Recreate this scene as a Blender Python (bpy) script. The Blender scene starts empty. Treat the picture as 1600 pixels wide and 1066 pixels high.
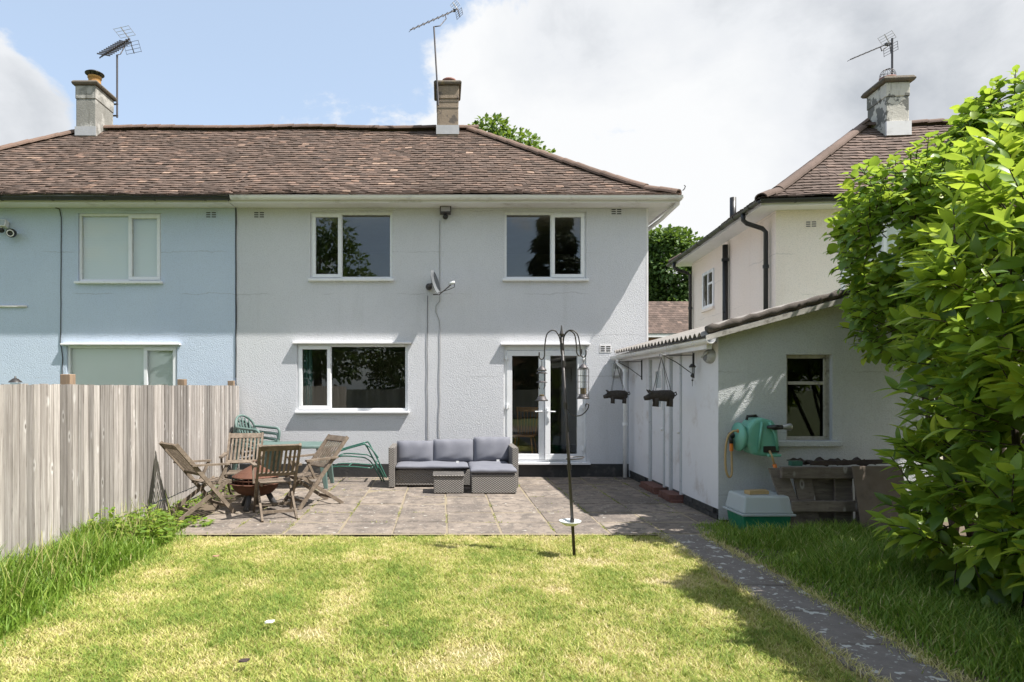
import bpy, math, random
import numpy as np
from mathutils import Vector, Matrix, Euler
R = math.radians
random.seed(7); rng = np.random.default_rng(7)
scene = bpy.context.scene
COL = scene.collection

# ------------------------------------------------------------------ camera
cam_d = bpy.data.cameras.new('camera'); cam = bpy.data.objects.new('camera', cam_d); COL.objects.link(cam)
cam.location = (0, 0, 1.63); cam.rotation_euler = (R(90), 0, 0)
cam_d.sensor_width = 36; cam_d.lens = 22.5
cam_d.shift_x = 110/1600; cam_d.shift_y = 72/1600          # rising-front lens: verticals stay vertical
cam_d.clip_start = .05; cam_d.clip_end = 2000
scene.camera = cam

# ------------------------------------------------------------------ sun, sky, exposure
SUN = Vector((1.26, -.5, 2.2)).normalized()
sun_d = bpy.data.lights.new('sun', 'SUN'); sun = bpy.data.objects.new('sun', sun_d); COL.objects.link(sun)
sun_d.energy = 3.7; sun_d.angle = R(.55); sun_d.color = (1, .955, .89)
sun.rotation_euler = (-SUN).to_track_quat('-Z', 'Y').to_euler(); sun.location = (20, -8, 40)
vs = scene.view_settings
vs.view_transform = 'Standard'; vs.look = 'None'; vs.gamma = 1; vs.use_curve_mapping = False
vs.exposure = 1.3
scene.render.engine = 'CYCLES'
cy = scene.cycles
cy.use_denoising = True; cy.max_bounces = 8; cy.diffuse_bounces = 4; cy.glossy_bounces = 4
cy.transmission_bounces = 6; cy.transparent_max_bounces = 12
cy.sample_clamp_indirect = 6; cy.caustics_reflective = False; cy.caustics_refractive = False

world = bpy.data.worlds.new('World'); scene.world = world; world.use_nodes = True
def build_world():
    nt = world.node_tree; N = nt.nodes; L = nt.links; N.clear()
    def new(t, **kw):
        n = N.new(t)
        for k, v in kw.items(): setattr(n, k, v)
        return n
    def math_(op, a, b=None, c=None, clamp=False):
        n = new('ShaderNodeMath', operation=op, use_clamp=clamp)
        for i, v in enumerate((a, b, c)):
            if v is None: continue
            if isinstance(v, (int, float)): n.inputs[i].default_value = v
            else: L.new(v, n.inputs[i])
        return n.outputs[0]
    sky = new('ShaderNodeTexSky', sky_type='NISHITA', sun_disc=False)
    sky.sun_elevation = math.asin(SUN.z); sky.sun_rotation = math.atan2(SUN.x, SUN.y)
    sky.air_density = 1.0; sky.dust_density = 1.6; sky.ozone_density = 1.2
    tc = new('ShaderNodeTexCoord'); sep = new('ShaderNodeSeparateXYZ'); L.new(tc.outputs['Generated'], sep.inputs[0])
    X, Y, Z = sep.outputs
    az = math_('ARCTAN2', X, Y); el = math_('ARCSINE', Z)
    # cloud coverage: a bank over one half of the sky, one cumulus in the clear half
    a0 = math_('MULTIPLY_ADD', el, 1.55, -.745)
    edge = math_('SUBTRACT', az, a0)
    bank = math_('MULTIPLY', math_('SINE', edge), 2.3)
    bank = math_('MINIMUM', math_('MAXIMUM', bank, -.75), .75)
    far = math_('SUBTRACT', math_('ABSOLUTE', az), 1.3); far = math_('MULTIPLY', far, .8, clamp=True)
    bank = math_('SUBTRACT', bank, math_('MULTIPLY', far, math_('MULTIPLY', bank, .75)))
    da = math_('ADD', az, .665); de = math_('SUBTRACT', el, .325)
    d2 = math_('SQRT', math_('ADD', math_('MULTIPLY', math_('MULTIPLY', da, da), 1.0), math_('MULTIPLY', math_('MULTIPLY', de, de), 1.6)))
    cum = math_('MULTIPLY_ADD', d2, -11, 1.6)
    bias = math_('MAXIMUM', bank, math_('MINIMUM', math_('MAXIMUM', cum, -.75), .42))
    mp = new('ShaderNodeMapping'); mp.inputs['Scale'].default_value = (1, 1, 1.5); mp.inputs['Location'].default_value = (3.1, 1.7, .6)
    L.new(tc.outputs['Generated'], mp.inputs[0])
    n1 = new('ShaderNodeTexNoise'); n1.inputs['Scale'].default_value = 3.4; n1.inputs['Detail'].default_value = 9; n1.inputs['Roughness'].default_value = .62
    n1.inputs['Distortion'].default_value = .25
    L.new(mp.outputs[0], n1.inputs['Vector'])
    dens = math_('ADD', math_('MULTIPLY_ADD', n1.outputs[0], 2.6, -1.3), bias)
    mask = new('ShaderNodeMapRange', interpolation_type='SMOOTHSTEP'); L.new(dens, mask.inputs[0])
    mask.inputs[1].default_value = -.05; mask.inputs[2].default_value = .20
    n2 = new('ShaderNodeTexNoise'); n2.inputs['Scale'].default_value = 2.2; n2.inputs['Detail'].default_value = 7; n2.inputs['Roughness'].default_value = .5
    mp2 = new('ShaderNodeMapping'); mp2.inputs['Location'].default_value = (7.3, .2, 4.4); L.new(tc.outputs['Generated'], mp2.inputs[0]); L.new(mp2.outputs[0], n2.inputs['Vector'])
    thick = math_('ADD', math_('MULTIPLY', dens, .42), math_('MULTIPLY_ADD', n2.outputs[0], 2.7, -1.22))
    ramp = new('ShaderNodeValToRGB'); L.new(thick, ramp.inputs[0])
    e = ramp.color_ramp.elements
    e[0].position = .12; e[0].color = (.425, .43, .435, 1)
    e[1].position = .85; e[1].color = (.235, .25, .272, 1)
    m = e.new(.45); m.color = (.375, .385, .40, 1)
    bg1 = new('ShaderNodeBackground'); bg1.inputs[1].default_value = .107
    # pale summer haze thins the blue of the clear part
    hz = new('ShaderNodeMixRGB'); hz.inputs[0].default_value = .5; hz.inputs[2].default_value = (2.7, 3.15, 3.6, 1)
    L.new(sky.outputs[0], hz.inputs[1]); L.new(hz.outputs[0], bg1.inputs[0])
    bg2 = new('ShaderNodeBackground'); bg2.inputs[1].default_value = .93; L.new(ramp.outputs[0], bg2.inputs[0])
    # below the horizon no cloud
    up = math_('MULTIPLY', Z, 14, clamp=True)
    mix = new('ShaderNodeMixShader'); L.new(math_('MULTIPLY', mask.outputs[0], up), mix.inputs[0])
    L.new(bg1.outputs[0], mix.inputs[1]); L.new(bg2.outputs[0], mix.inputs[2])
    out = new('ShaderNodeOutputWorld'); L.new(mix.outputs[0], out.inputs[0])
build_world()

# ------------------------------------------------------------------ helpers
ORG = {}
def tag(o, label=None, cat=None, group=None, kind=None):
    if label: o['label'] = label
    if cat: o['category'] = cat
    if group: o['group'] = group
    if kind: o['kind'] = kind
    return o
def thing(name, label, cat, loc=(0, 0, 0), rz=0, group=None, local=False):
    o = bpy.data.objects.new(name, None); COL.objects.link(o)
    o.empty_display_size = .1; o.location = loc; o.rotation_euler = (0, 0, rz)
    ORG[o] = Vector((0, 0, 0)) if local else Vector(loc)
    return tag(o, label, cat, group)
def link(name, me, parent=None, loc=(0, 0, 0), rot=None):
    o = bpy.data.objects.new(name, me); COL.objects.link(o)
    org = ORG.get(parent, Vector((0, 0, 0))) if parent else Vector((0, 0, 0))
    if parent: o.parent = parent
    o.location = Vector(loc) - (org if rot is not None or Vector(loc).length else Vector((0, 0, 0)))
    if rot is not None: o.rotation_euler = rot
    return o
def place(name, me, parent, loc, rot=(0, 0, 0), scale=None):
    """an object sharing mesh data, put at a world place under its parent"""
    o = bpy.data.objects.new(name, me); COL.objects.link(o); o.parent = parent
    o.location = Vector(loc) - ORG.get(parent, Vector((0, 0, 0))); o.rotation_euler = rot
    if scale: o.scale = scale
    ORG[o] = Vector(loc)
    return o
def copy_tree(o, parent=None):
    c = o.copy(); COL.objects.link(c); c.parent = parent; ORG[c] = ORG.get(o, Vector((0, 0, 0)))
    for ch in list(o.children): copy_tree(ch, c)
    return c

class MB:
    def __init__(s): s.v = []; s.f = []; s.t = []; s.cur = .5
    def face(s, *idx): s.f.append(idx); s.t.append(s.cur)
    def quad(s, a, b, c, d):
        n = len(s.v); s.v += [Vector(a), Vector(b), Vector(c), Vector(d)]; s.face(n, n+1, n+2, n+3); return s
    def hexa(s, p):            # 8 points: bottom ring 0-3, top ring 4-7
        n = len(s.v); s.v += [Vector(q) for q in p]
        for q in ((3, 2, 1, 0), (4, 5, 6, 7), (0, 1, 5, 4), (1, 2, 6, 5), (2, 3, 7, 6), (3, 0, 4, 7)): s.face(*[n+i for i in q])
        return s
    def box(s, c, d, m=None):
        c = Vector(c); x, y, z = d[0]/2, d[1]/2, d[2]/2
        p = [Vector(q) for q in ((-x, -y, -z), (x, -y, -z), (x, y, -z), (-x, y, -z), (-x, -y, z), (x, -y, z), (x, y, z), (-x, y, z))]
        if m is not None:
            m = m.to_3x3() if hasattr(m, 'to_3x3') else m.to_matrix(); p = [m @ q for q in p]
        return s.hexa([c+q for q in p])
    def b6(s, x0, x1, y0, y1, z0, z1): return s.box(((x0+x1)/2, (y0+y1)/2, (z0+z1)/2), (abs(x1-x0), abs(y1-y0), abs(z1-z0)))
    def bar(s, a, b, w, t, up=(0, 0, 1)):
        a = Vector(a); b = Vector(b); d = (b-a).normalized(); u = Vector(up)
        sx = d.cross(u)
        if sx.length < 1e-4: sx = d.cross(Vector((1, 0, 0)))
        sx.normalize(); sz = sx.cross(d).normalized()
        X = sx*w/2; Zz = sz*t/2
        return s.hexa([a-X-Zz, a+X-Zz, b+X-Zz, b-X-Zz, a-X+Zz, a+X+Zz, b+X+Zz, b-X+Zz])
    def tube(s, pts, r, n=8, closed=False, caps=True):
        pts = [Vector(p) for p in pts]; m = len(pts); rr = r if hasattr(r, '__len__') else [r]*m
        base = len(s.v); prev = None
        for i, p in enumerate(pts):
            if closed: d = pts[(i+1) % m]-pts[i-1]
            else: d = pts[min(i+1, m-1)]-pts[max(i-1, 0)]
            d.normalize()
            if prev is None:
                u = d.cross(Vector((0, 0, 1)))
                if u.length < 1e-3: u = d.cross(Vector((1, 0, 0)))
            else: u = prev-d*prev.dot(d)
            u.normalize(); prev = u; w = d.cross(u)
            for k in range(n):
                a = 2*math.pi*k/n; s.v.append(p+(u*math.cos(a)+w*math.sin(a))*rr[i])
        for i in range(m if closed else m-1):
            j = (i+1) % m
            for k in range(n):
                k2 = (k+1) % n; s.face(base+i*n+k, base+i*n+k2, base+j*n+k2, base+j*n+k)
        if caps and not closed:
            s.face(*[base+k for k in range(n)][::-1]); s.face(*[base+(m-1)*n+k for k in range(n)])
        return s
    def lathe(s, prof, c=(0, 0, 0), n=20, axis=(0, 0, 1), a0=0, a1=2*math.pi):
        ax = Vector(axis).normalized(); u = ax.orthogonal().normalized(); w = ax.cross(u); c = Vector(c); base = len(s.v)
        full = abs(a1-a0-2*math.pi) < 1e-6; k_n = n if full else n+1
        for r, z in prof:
            for k in range(k_n):
                a = a0+(a1-a0)*k/n; s.v.append(c+ax*z+(u*math.cos(a)+w*math.sin(a))*max(r, 1e-4))
        for i in range(len(prof)-1):
            for k in range(n):
                k2 = (k+1) % k_n; s.face(base+i*k_n+k, base+i*k_n+k2, base+(i+1)*k_n+k2, base+(i+1)*k_n+k)
        return s
    def extrude(s, prof, a, b, up=(0, 0, 1), closed=True, caps=True):
        """profile (side, up) swept from a to b; side = direction x up"""
        a = Vector(a); b = Vector(b); d = (b-a).normalized(); sx = d.cross(Vector(up)).normalized(); sz = sx.cross(d)
        n = len(prof); base = len(s.v)
        for p in (a, b): s.v += [p+sx*q[0]+sz*q[1] for q in prof]
        for k in range(n if closed else n-1):
            k2 = (k+1) % n; s.face(base+k, base+k2, base+n+k2, base+n+k)
        if caps and closed: s.face(*[base+k for k in range(n)][::-1]); s.face(*[base+n+k for k in range(n)])
        return s
    def sphere(s, c, r, n=12, m=8):
        c = Vector(c); r = Vector(r) if hasattr(r, '__len__') else Vector((r, r, r)); base = len(s.v)
        for i in range(m+1):
            t = math.pi*i/m
            for k in range(n):
                a = 2*math.pi*k/n
                s.v.append(c+Vector((r.x*math.sin(t)*math.cos(a), r.y*math.sin(t)*math.sin(a), -r.z*math.cos(t))))
        for i in range(m):
            for k in range(n):
                k2 = (k+1) % n; s.face(base+i*n+k, base+i*n+k2, base+(i+1)*n+k2, base+(i+1)*n+k)
        return s
    def mesh(s, name, mat, smooth=False, org=Vector((0, 0, 0))):
        me = bpy.data.meshes.new(name); me.from_pydata([tuple(v-org) for v in s.v], [], s.f)
        at = me.attributes.new('tint', 'FLOAT', 'FACE'); at.data.foreach_set('value', s.t)
        if mat: me.materials.append(mat)
        if smooth: me.polygons.foreach_set('use_smooth', [True]*len(me.polygons))
        me.update(); return me
    def build(s, name, mat, parent=None, smooth=False, bevel=0, kind=None, seg=2):
        org = ORG.get(parent, Vector((0, 0, 0))) if parent else Vector((0, 0, 0))
        me = s.mesh(name, mat, smooth, org)
        o = bpy.data.objects.new(name, me); COL.objects.link(o)
        if parent: o.parent = parent
        ORG[o] = org
        if smooth == 'auto' or bevel:
            if bevel:
                b = o.modifiers.new('bevel', 'BEVEL'); b.width = bevel; b.segments = seg; b.limit_method = 'ANGLE'; b.angle_limit = R(40)
        if kind: o['kind'] = kind
        return o

def np_mesh(name, V, F, mat, tint=None, smooth=False):
    """V (n,3) floats; F (m,k) ints; tint per face"""
    me = bpy.data.meshes.new(name); V = np.asarray(V, np.float32); F = np.asarray(F, np.int32)
    me.vertices.add(len(V)); me.vertices.foreach_set('co', V.ravel())
    k = F.shape[1]; me.loops.add(F.size); me.loops.foreach_set('vertex_index', F.ravel())
    me.polygons.add(len(F)); me.polygons.foreach_set('loop_start', np.arange(0, F.size, k, dtype=np.int32))
    try: me.polygons.foreach_set('loop_total', np.full(len(F), k, np.int32))
    except Exception: pass
    me.update(calc_edges=True)
    if tint is not None:
        at = me.attributes.new('tint', 'FLOAT', 'FACE'); at.data.foreach_set('value', np.asarray(tint, np.float32))
    if smooth: me.polygons.foreach_set('use_smooth', np.ones(len(F), bool))
    if mat: me.materials.append(mat)
    return me
def at(px, py, Y):
    """world point seen at photo pixel (px, py) from the camera at depth Y"""
    return Vector(((px-690)*Y/1000, Y, 1.63-(py-605)*Y/1000))
def vnoise(x, y, scale, seed=0):
    g = np.random.default_rng(seed).random((64, 64)); x = np.asarray(x)*scale; y = np.asarray(y)*scale
    xi = np.floor(x).astype(int); yi = np.floor(y).astype(int); fx = x-xi; fy = y-yi
    fx = fx*fx*(3-2*fx); fy = fy*fy*(3-2*fy); G = lambda a, b: g[a % 64, b % 64]
    return (G(xi, yi)*(1-fx)+G(xi+1, yi)*fx)*(1-fy)+(G(xi, yi+1)*(1-fx)+G(xi+1, yi+1)*fx)*fy

# ------------------------------------------------------------------ materials
def C(r, g=None, b=None): return (r, r if g is None else g, r if b is None else b, 1)
class NT:
    def __init__(s, name):
        s.m = bpy.data.materials.new(name); s.m.use_nodes = True; s.t = s.m.node_tree; s.t.nodes.clear()
        s.out = s.n('ShaderNodeOutputMaterial'); s.b = s.n('ShaderNodeBsdfPrincipled'); s.l(s.b.outputs[0], s.out.inputs[0])
    def n(s, t, **kw):
        x = s.t.nodes.new(t)
        for k, v in kw.items(): setattr(x, k, v)
        return x
    def l(s, a, b): s.t.links.new(a, b)
    def setv(s, sock, v):
        if hasattr(v, 'is_output') or isinstance(v, bpy.types.NodeSocket): s.l(v, sock)
        else: sock.default_value = v
    def coord(s, scale=(1, 1, 1), kind='Object', rot=(0, 0, 0), randomize=False):
        tc = s.n('ShaderNodeTexCoord'); mp = s.n('ShaderNodeMapping'); mp.inputs['Scale'].default_value = scale; mp.inputs['Rotation'].default_value = rot
        v = tc.outputs[kind]
        if randomize:
            oi = s.n('ShaderNodeObjectInfo'); a = s.n('ShaderNodeVectorMath', operation='MULTIPLY_ADD'); s.l(v, a.inputs[2])
            a.inputs[0].default_value = (37, 53, 71); cx = s.n('ShaderNodeCombineXYZ')
            for i in range(3): s.l(oi.outputs['Random'], cx.inputs[i])
            s.l(cx.outputs[0], a.inputs[1]); v = a.outputs[0]
        s.l(v, mp.inputs[0]); return mp.outputs[0]
    def world(s, scale=(1, 1, 1)):
        g = s.n('ShaderNodeNewGeometry'); mp = s.n('ShaderNodeMapping'); mp.inputs['Scale'].default_value = scale; s.l(g.outputs['Position'], mp.inputs[0]); return mp.outputs[0]
    def noise(s, vec, scale, detail=4, rough=.55, dist=0):
        x = s.n('ShaderNodeTexNoise'); x.inputs['Scale'].default_value = scale; x.inputs['Detail'].default_value = detail
        x.inputs['Roughness'].default_value = rough; x.inputs['Distortion'].default_value = dist; s.l(vec, x.inputs['Vector']); return x.outputs[0]
    def voro(s, vec, scale, feature='F1'):
        x = s.n('ShaderNodeTexVoronoi', feature=feature); x.inputs['Scale'].default_value = scale; s.l(vec, x.inputs['Vector']); return x.outputs[0]
    def rng(s, v, a, b, c=0, d=1, smooth=True):
        x = s.n('ShaderNodeMapRange', interpolation_type='SMOOTHSTEP' if smooth else 'LINEAR')
        s.l(v, x.inputs[0]); x.inputs[1].default_value = a; x.inputs[2].default_value = b; x.inputs[3].default_value = c; x.inputs[4].default_value = d; return x.outputs[0]
    def math(s, op, a, b=0, clamp=False):
        x = s.n('ShaderNodeMath', operation=op, use_clamp=clamp); s.setv(x.inputs[0], a); s.setv(x.inputs[1], b); return x.outputs[0]
    def mix(s, f, a, b, mode='MIX'):
        x = s.n('ShaderNodeMixRGB', blend_type=mode); s.setv(x.inputs[0], f); s.setv(x.inputs[1], a); s.setv(x.inputs[2], b); return x.outputs[0]
    def ramp(s, v, stops, interp='LINEAR'):
        x = s.n('ShaderNodeValToRGB'); s.l(v, x.inputs[0]); e = x.color_ramp.elements; x.color_ramp.interpolation = interp
        e[0].position, e[0].color = stops[0]; e[1].position, e[1].color = stops[-1]
        for p, c in stops[1:-1]: q = e.new(p); q.color = c
        return x.outputs[0]
    def attr(s, name='tint'):
        x = s.n('ShaderNodeAttribute'); x.attribute_name = name; return x.outputs['Fac']
    def rand(s): return s.n('ShaderNodeObjectInfo').outputs['Random']
    def bump(s, h, strength=.3, dist=.01):
        x = s.n('ShaderNodeBump'); x.inputs['Strength'].default_value = strength; x.inputs['Distance'].default_value = dist; s.l(h, x.inputs['Height']); s.l(x.outputs[0], s.b.inputs['Normal']); return x
    def done(s, color, rough=.6, metal=0, spec=.5):
        s.setv(s.b.inputs['Base Color'], color); s.setv(s.b.inputs['Roughness'], rough); s.b.inputs['Metallic'].default_value = metal
        s.b.inputs['Specular IOR Level'].default_value = spec; return s.m
def simple(name, c1, c2=None, scale=6, rough=.5, bump=0, bscale=40, metal=0, spec=.5, dirt=None):
    s = NT(name); v = s.coord()
    col = s.mix(s.noise(v, scale, 5, .6), c1, c2 or c1)
    if dirt: col = s.mix(s.rng(s.noise(v, scale*.37+1.3, 6, .65), .52, .75, 0, .75), col, dirt)
    if bump: s.bump(s.noise(v, bscale, 4), bump, .006)
    r = s.rng(s.noise(v, scale*2, 3), .3, .7, rough-.08, min(1, rough+.1))
    return s.done(col, r, metal, spec)

def mat_render(name, base, dark, stain, top_clean=0):
    s = NT(name); w = s.world()
    big = s.noise(w, .55, 4, .6); col = s.mix(s.rng(big, .3, .7), base, dark)
    st = s.noise(s.world((2.2, 2.2, .28)), 1.3, 6, .65)
    col = s.mix(s.rng(st, .54, .8, 0, .45), col, stain)
    fine = s.noise(w, 95, 3, .65); lump = s.voro(w, 72, 'SMOOTH_F1')
    h = s.math('ADD', s.math('MULTIPLY', fine, .55), s.math('MULTIPLY', lump, -.9))
    mid = s.noise(w, 9, 3); h = s.math('ADD', h, s.math('MULTIPLY', mid, .35))
    col = s.mix(s.rng(lump, .25, .75, 0, .16), col, C(.22, .22, .23))
    # trowel lifts and hairline cracks of the render
    sp = s.n('ShaderNodeSeparateXYZ'); s.l(w, sp.inputs[0])
    zz = s.math('ADD', sp.outputs[2], s.math('MULTIPLY', s.noise(w, 2.2, 5, .7), .16))
    fr = s.math('ABSOLUTE', s.math('SUBTRACT', s.math('FRACT', s.math('MULTIPLY', zz, 1.32)), .5))
    ln = s.math('MULTIPLY', s.rng(fr, .006, .0135, 1, 0), s.rng(s.noise(w, .9, 3), .48, .60, 0, .26))
    col = s.mix(ln, col, C(.16, .155, .15))
    col = s.mix(s.rng(s.noise(s.world((5, 5, .45)), 1.1, 6, .7), .55, .75, 0, .22), col, stain)
    s.bump(h, .6, .009)
    return s.done(col, .88, 0, .25)
M = {}
M['render_grey'] = mat_render('grey_render', C(.64, .65, .68), C(.60, .61, .64), C(.49, .495, .505))
M['render_blue'] = mat_render('blue_render', C(.56, .645, .765), C(.52, .605, .735), C(.44, .51, .61))
M['render_cream'] = mat_render('cream_render', C(.90, .805, .735), C(.88, .77, .685), C(.74, .61, .50))
M['render_shed'] = mat_render('shed_render', C(.56, .58, .595), C(.515, .535, .55), C(.41, .43, .435))
M['shed_paint'] = simple('shed_paint', C(.75, .75, .77), C(.69, .69, .71), 3, .7, .25, 60, dirt=C(.48, .43, .40))
M['plinth'] = simple('bitumen_plinth', C(.018, .02, .022), C(.05, .05, .05), 8, .6, .5, 30, dirt=C(.13, .12, .11))
M['upvc'] = simple('white_upvc', C(.80, .81, .82), C(.76, .77, .79), 2, .28)
M['white_paint'] = simple('white_paint', C(.80, .785, .79), C(.73, .715, .72), 4, .5, .15, 30, dirt=C(.52, .49, .47))
M['gutter_white'] = simple('gutter_white', C(.80, .79, .78), C(.70, .69, .67), 3, .4, dirt=C(.45, .44, .42))
M['black_plastic'] = simple('black_plastic', C(.012), C(.022), 5, .35)
M['black_iron'] = simple('black_iron', C(.016, .015, .015), C(.045, .038, .034), 30, .45, .2, 80)
M['aluminium'] = simple('aluminium', C(.5, .5, .52), C(.38, .38, .39), 10, .4, 0, metal=.8)
M['dull_metal'] = simple('dull_metal', C(.12, .11, .11), C(.06, .055, .06), 10, .5, 0, metal=.5)
M['grey_plastic'] = simple('grey_plastic', C(.17, .18, .19), C(.13, .14, .15), 6, .45)
M['cable'] = simple('cable_grey', C(.14, .14, .15), C(.09), 6, .6)
M['cable_pale'] = simple('cable_pale', C(.32, .32, .33), C(.26), 6, .6)
M['blind'] = simple('blind_cloth', C(.86, .88, .84), C(.82, .84, .80), 2, .8)
M['room'] = simple('room_plaster', C(.34, .32, .28), C(.30, .28, .25), 1, .9)
M['room_floor'] = simple('room_floor', C(.10, .07, .045), C(.07, .05, .03), 3, .5)
M['terracotta'] = simple('terracotta', C(.26, .11, .085), C(.19, .09, .075), 8, .8, .2, 40, dirt=C(.12, .10, .09))
M['pot_yellow'] = simple('lichen_pot', C(.42, .18, .07), C(.50, .33, .08), 9, .8, .2, 40, dirt=C(.25, .12, .08))
M['lead'] = simple('lead_flashing', C(.34, .35, .37), C(.50, .50, .51), 9, .5, .2, 20)
M['oak'] = simple('orange_pine', C(.42, .20, .06), C(.32, .14, .04), 12, .45)
M['teal_cloth'] = simple('teal_curtain', C(.10, .22, .21), C(.07, .16, .16), 12, .85)
M['cushion'] = simple('grey_cushion', C(.165, .170, .20), C(.145, .15, .18), 5, .8, .12, 500)
M['white_tag'] = simple('white_tag', C(.8), C(.75), 5, .6)
M['green_plastic'] = simple('green_resin', C(.085, .142, .13), C(.13, .19, .175), 7, .5, .08, 30)
M['green_metal'] = simple('green_enamel', C(.02, .10, .075), C(.04, .14, .10), 12, .35)
M['mint'] = simple('mint_plastic', C(.16, .42, .33), C(.12, .36, .27), 9, .42, dirt=C(.24, .46, .38))
M['deep_green'] = simple('deep_green_plastic', C(.01, .16, .085), C(.015, .20, .11), 6, .4)
M['hose'] = simple('hose_tan', C(.42, .30, .15), C(.36, .25, .11), 12, .5)
M['orange'] = simple('orange_plastic', C(.70, .20, .02), C(.62, .16, .02), 8, .4)
M['rust'] = simple('rusty_steel', C(.15, .06, .032), C(.085, .038, .024), 14, .8, .3, 60, dirt=C(.05, .03, .025))
M['dark_steel'] = simple('sooty_steel', C(.05, .05, .055), C(.08, .08, .085), 12, .6)
M['bowl'] = simple('bowl_white', C(.62, .64, .63), C(.55, .58, .57), 5, .25)
M['seed'] = simple('bird_seed', C(.15, .10, .05), C(.25, .18, .10), 80, .9, .4, 150)
M['bark'] = simple('bark', C(.09, .065, .045), C(.05, .038, .028), 14, .9, .6, 30)
M['driftwood'] = simple('driftwood', C(.06, .05, .042), C(.022, .018, .016), 26, .9, .9, 60)
M['plywood'] = simple('old_plywood', C(.15, .115, .085), C(.11, .085, .065), 5, .75, .1, 60, dirt=C(.075, .06, .05))
M['brown_junk'] = simple('brown_sheet', C(.06, .04, .032), C(.03, .022, .02), 12, .8, .3, 30)
M['cardboard'] = simple('cardboard', C(.36, .22, .13), C(.28, .17, .10), 6, .85)
M['tub'] = simple('dirty_white_tub', C(.42, .43, .42), C(.32, .33, .32), 7, .5, dirt=C(.17, .15, .13))
M['moss'] = simple('moss_crust', C(.045, .038, .032), C(.12, .10, .085), 38, .95, 1.0, 45)
M['cement'] = simple('asbestos_cement', C(.30, .28, .26), C(.20, .185, .17), 9, .9, .4, 40, dirt=C(.08, .07, .055))
M['flaky'] = simple('flaking_barge', C(.55, .53, .49), C(.26, .235, .21), 22, .8, .4, 30, dirt=C(.08, .065, .05))
M['joint_sand'] = simple('joint_sand', C(.30, .245, .18), C(.20, .17, .11), 14, .95, .6, 60, dirt=C(.14, .14, .05))
M['soil'] = simple('soil', C(.085, .062, .042), C(.14, .11, .075), 9, .95, .7, 30)
M['brick_step'] = simple('red_brick_step', C(.17, .075, .055), C(.12, .06, .05), 14, .85, .4, 40, dirt=C(.06, .05, .045))
M['asphalt'] = simple('asphalt', C(.05), C(.06), 20, .9, .3, 60)

def mat_chimney(name, a, b, patch, lo=.50, hi=.54):
    s = NT(name); v = s.coord(); col = s.mix(s.noise(v, 5, 6, .65), a, b)
    col = s.mix(s.rng(s.noise(v, 3.1, 6, .62), lo, hi), col, patch)
    st = s.noise(s.coord((6, 6, .8)), 2, 5, .6); col = s.mix(s.rng(st, .55, .75, 0, .6), col, C(.10, .09, .075))
    s.bump(s.noise(v, 34, 5, .65), .6, .012); return s.done(col, .95, 0, .2)
M['chim_tan'] = mat_chimney('chimney_tan', C(.34, .275, .21), C(.22, .175, .135), C(.14, .12, .105), .53, .60)
M['chim_grey'] = mat_chimney('chimney_grey', C(.32, .315, .29), C(.20, .195, .18), C(.42, .41, .385), .5, .62)
M['chim_white'] = mat_chimney('chimney_white', C(.66, .63, .57), C(.50, .47, .42), C(.19, .185, .17), .52, .54)
M['cap'] = simple('chimney_cap', C(.17, .145, .115), C(.08, .068, .055), 18, .95, .8, 40, dirt=C(.26, .20, .10))

def mat_tiles(name, stops, moss=(.055, .045, .03)):
    s = NT(name); t = s.attr(); w = s.world()
    col = s.ramp(t, stops)
    big = s.noise(w, .55, 5, .6); col = s.mix(s.rng(big, .44, .66, 0, .45), col, C(.075, .056, .045))
    col = s.mix(s.rng(s.noise(w, 22, 4, .7), .56, .70, 0, .8), col, C(*moss))
    col = s.mix(s.rng(s.noise(w, 40, 3, .7), .68, .76, 0, .6), col, C(.36, .31, .25))
    s.bump(s.noise(w, 55, 4), .5, .008); return s.done(col, .92, 0, .25)
TS = [(0, C(.07, .054, .046)), (.3, C(.115, .084, .069)), (.62, C(.165, .115, .092)), (.85, C(.235, .155, .118)), (1, C(.33, .235, .18))]
M['tiles'] = mat_tiles('roof_tiles', TS)
M['tiles_far'] = mat_tiles('roof_tiles_brown', [(0, C(.085, .064, .055)), (.5, C(.14, .102, .086)), (1, C(.21, .15, .122))])
M['deck'] = simple('roof_underlay', C(.03, .025, .022), C(.045, .035, .03), 8, .95)

def mat_wood(name, a, b, dark, stretch=(40, 40, 1.6), rough=.8, knots=True, per=.5):
    s = NT(name); v = s.coord(stretch, randomize=True); v2 = s.coord((1, 1, .45), randomize=True)
    g = s.noise(v, 1, 6, .65, .4); col = s.mix(s.rng(g, .36, .62), a, b)
    col = s.mix(s.rng(s.noise(v, 2.3, 4, .7), .56, .68, 0, .75), col, dark)
    col = s.mix(s.rng(s.noise(s.coord((9, 9, .7), randomize=True), 1, 4), .45, .75, 0, .6), col, s.mix(.5, b, dark))
    if knots:
        k = s.voro(v2, 6.0); col = s.mix(s.rng(k, .20, .12, 0, .7), col, s.mix(.35, a, C(.75))); col = s.mix(s.rng(k, .10, .05, 0, .85), col, C(.10, .075, .06))
    r = s.rand(); col = s.mix(1, col, s.ramp(r, [(0, C(1-per*.5)), (1, C(1+per*.35))]), 'MULTIPLY')
    s.bump(g, .35, .004); return s.done(col, rough, 0, .25)
M['fence'] = mat_wood('weathered_fence', C(.47, .44, .42), C(.30, .273, .255), C(.13, .11, .097), per=.8)
M['fence_post'] = mat_wood('fence_post', C(.36, .26, .18), C(.26, .185, .13), C(.12, .09, .065), per=.2)
M['teak'] = mat_wood('weathered_teak', C(.225, .18, .14), C(.15, .118, .09), C(.075, .06, .045), (14, 14, 14), .8, False, .3)
M['old_timber'] = mat_wood('old_timber', C(.19, .16, .135), C(.135, .112, .095), C(.06, .05, .042), (3, 22, 22), .85, True, .3)

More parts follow.
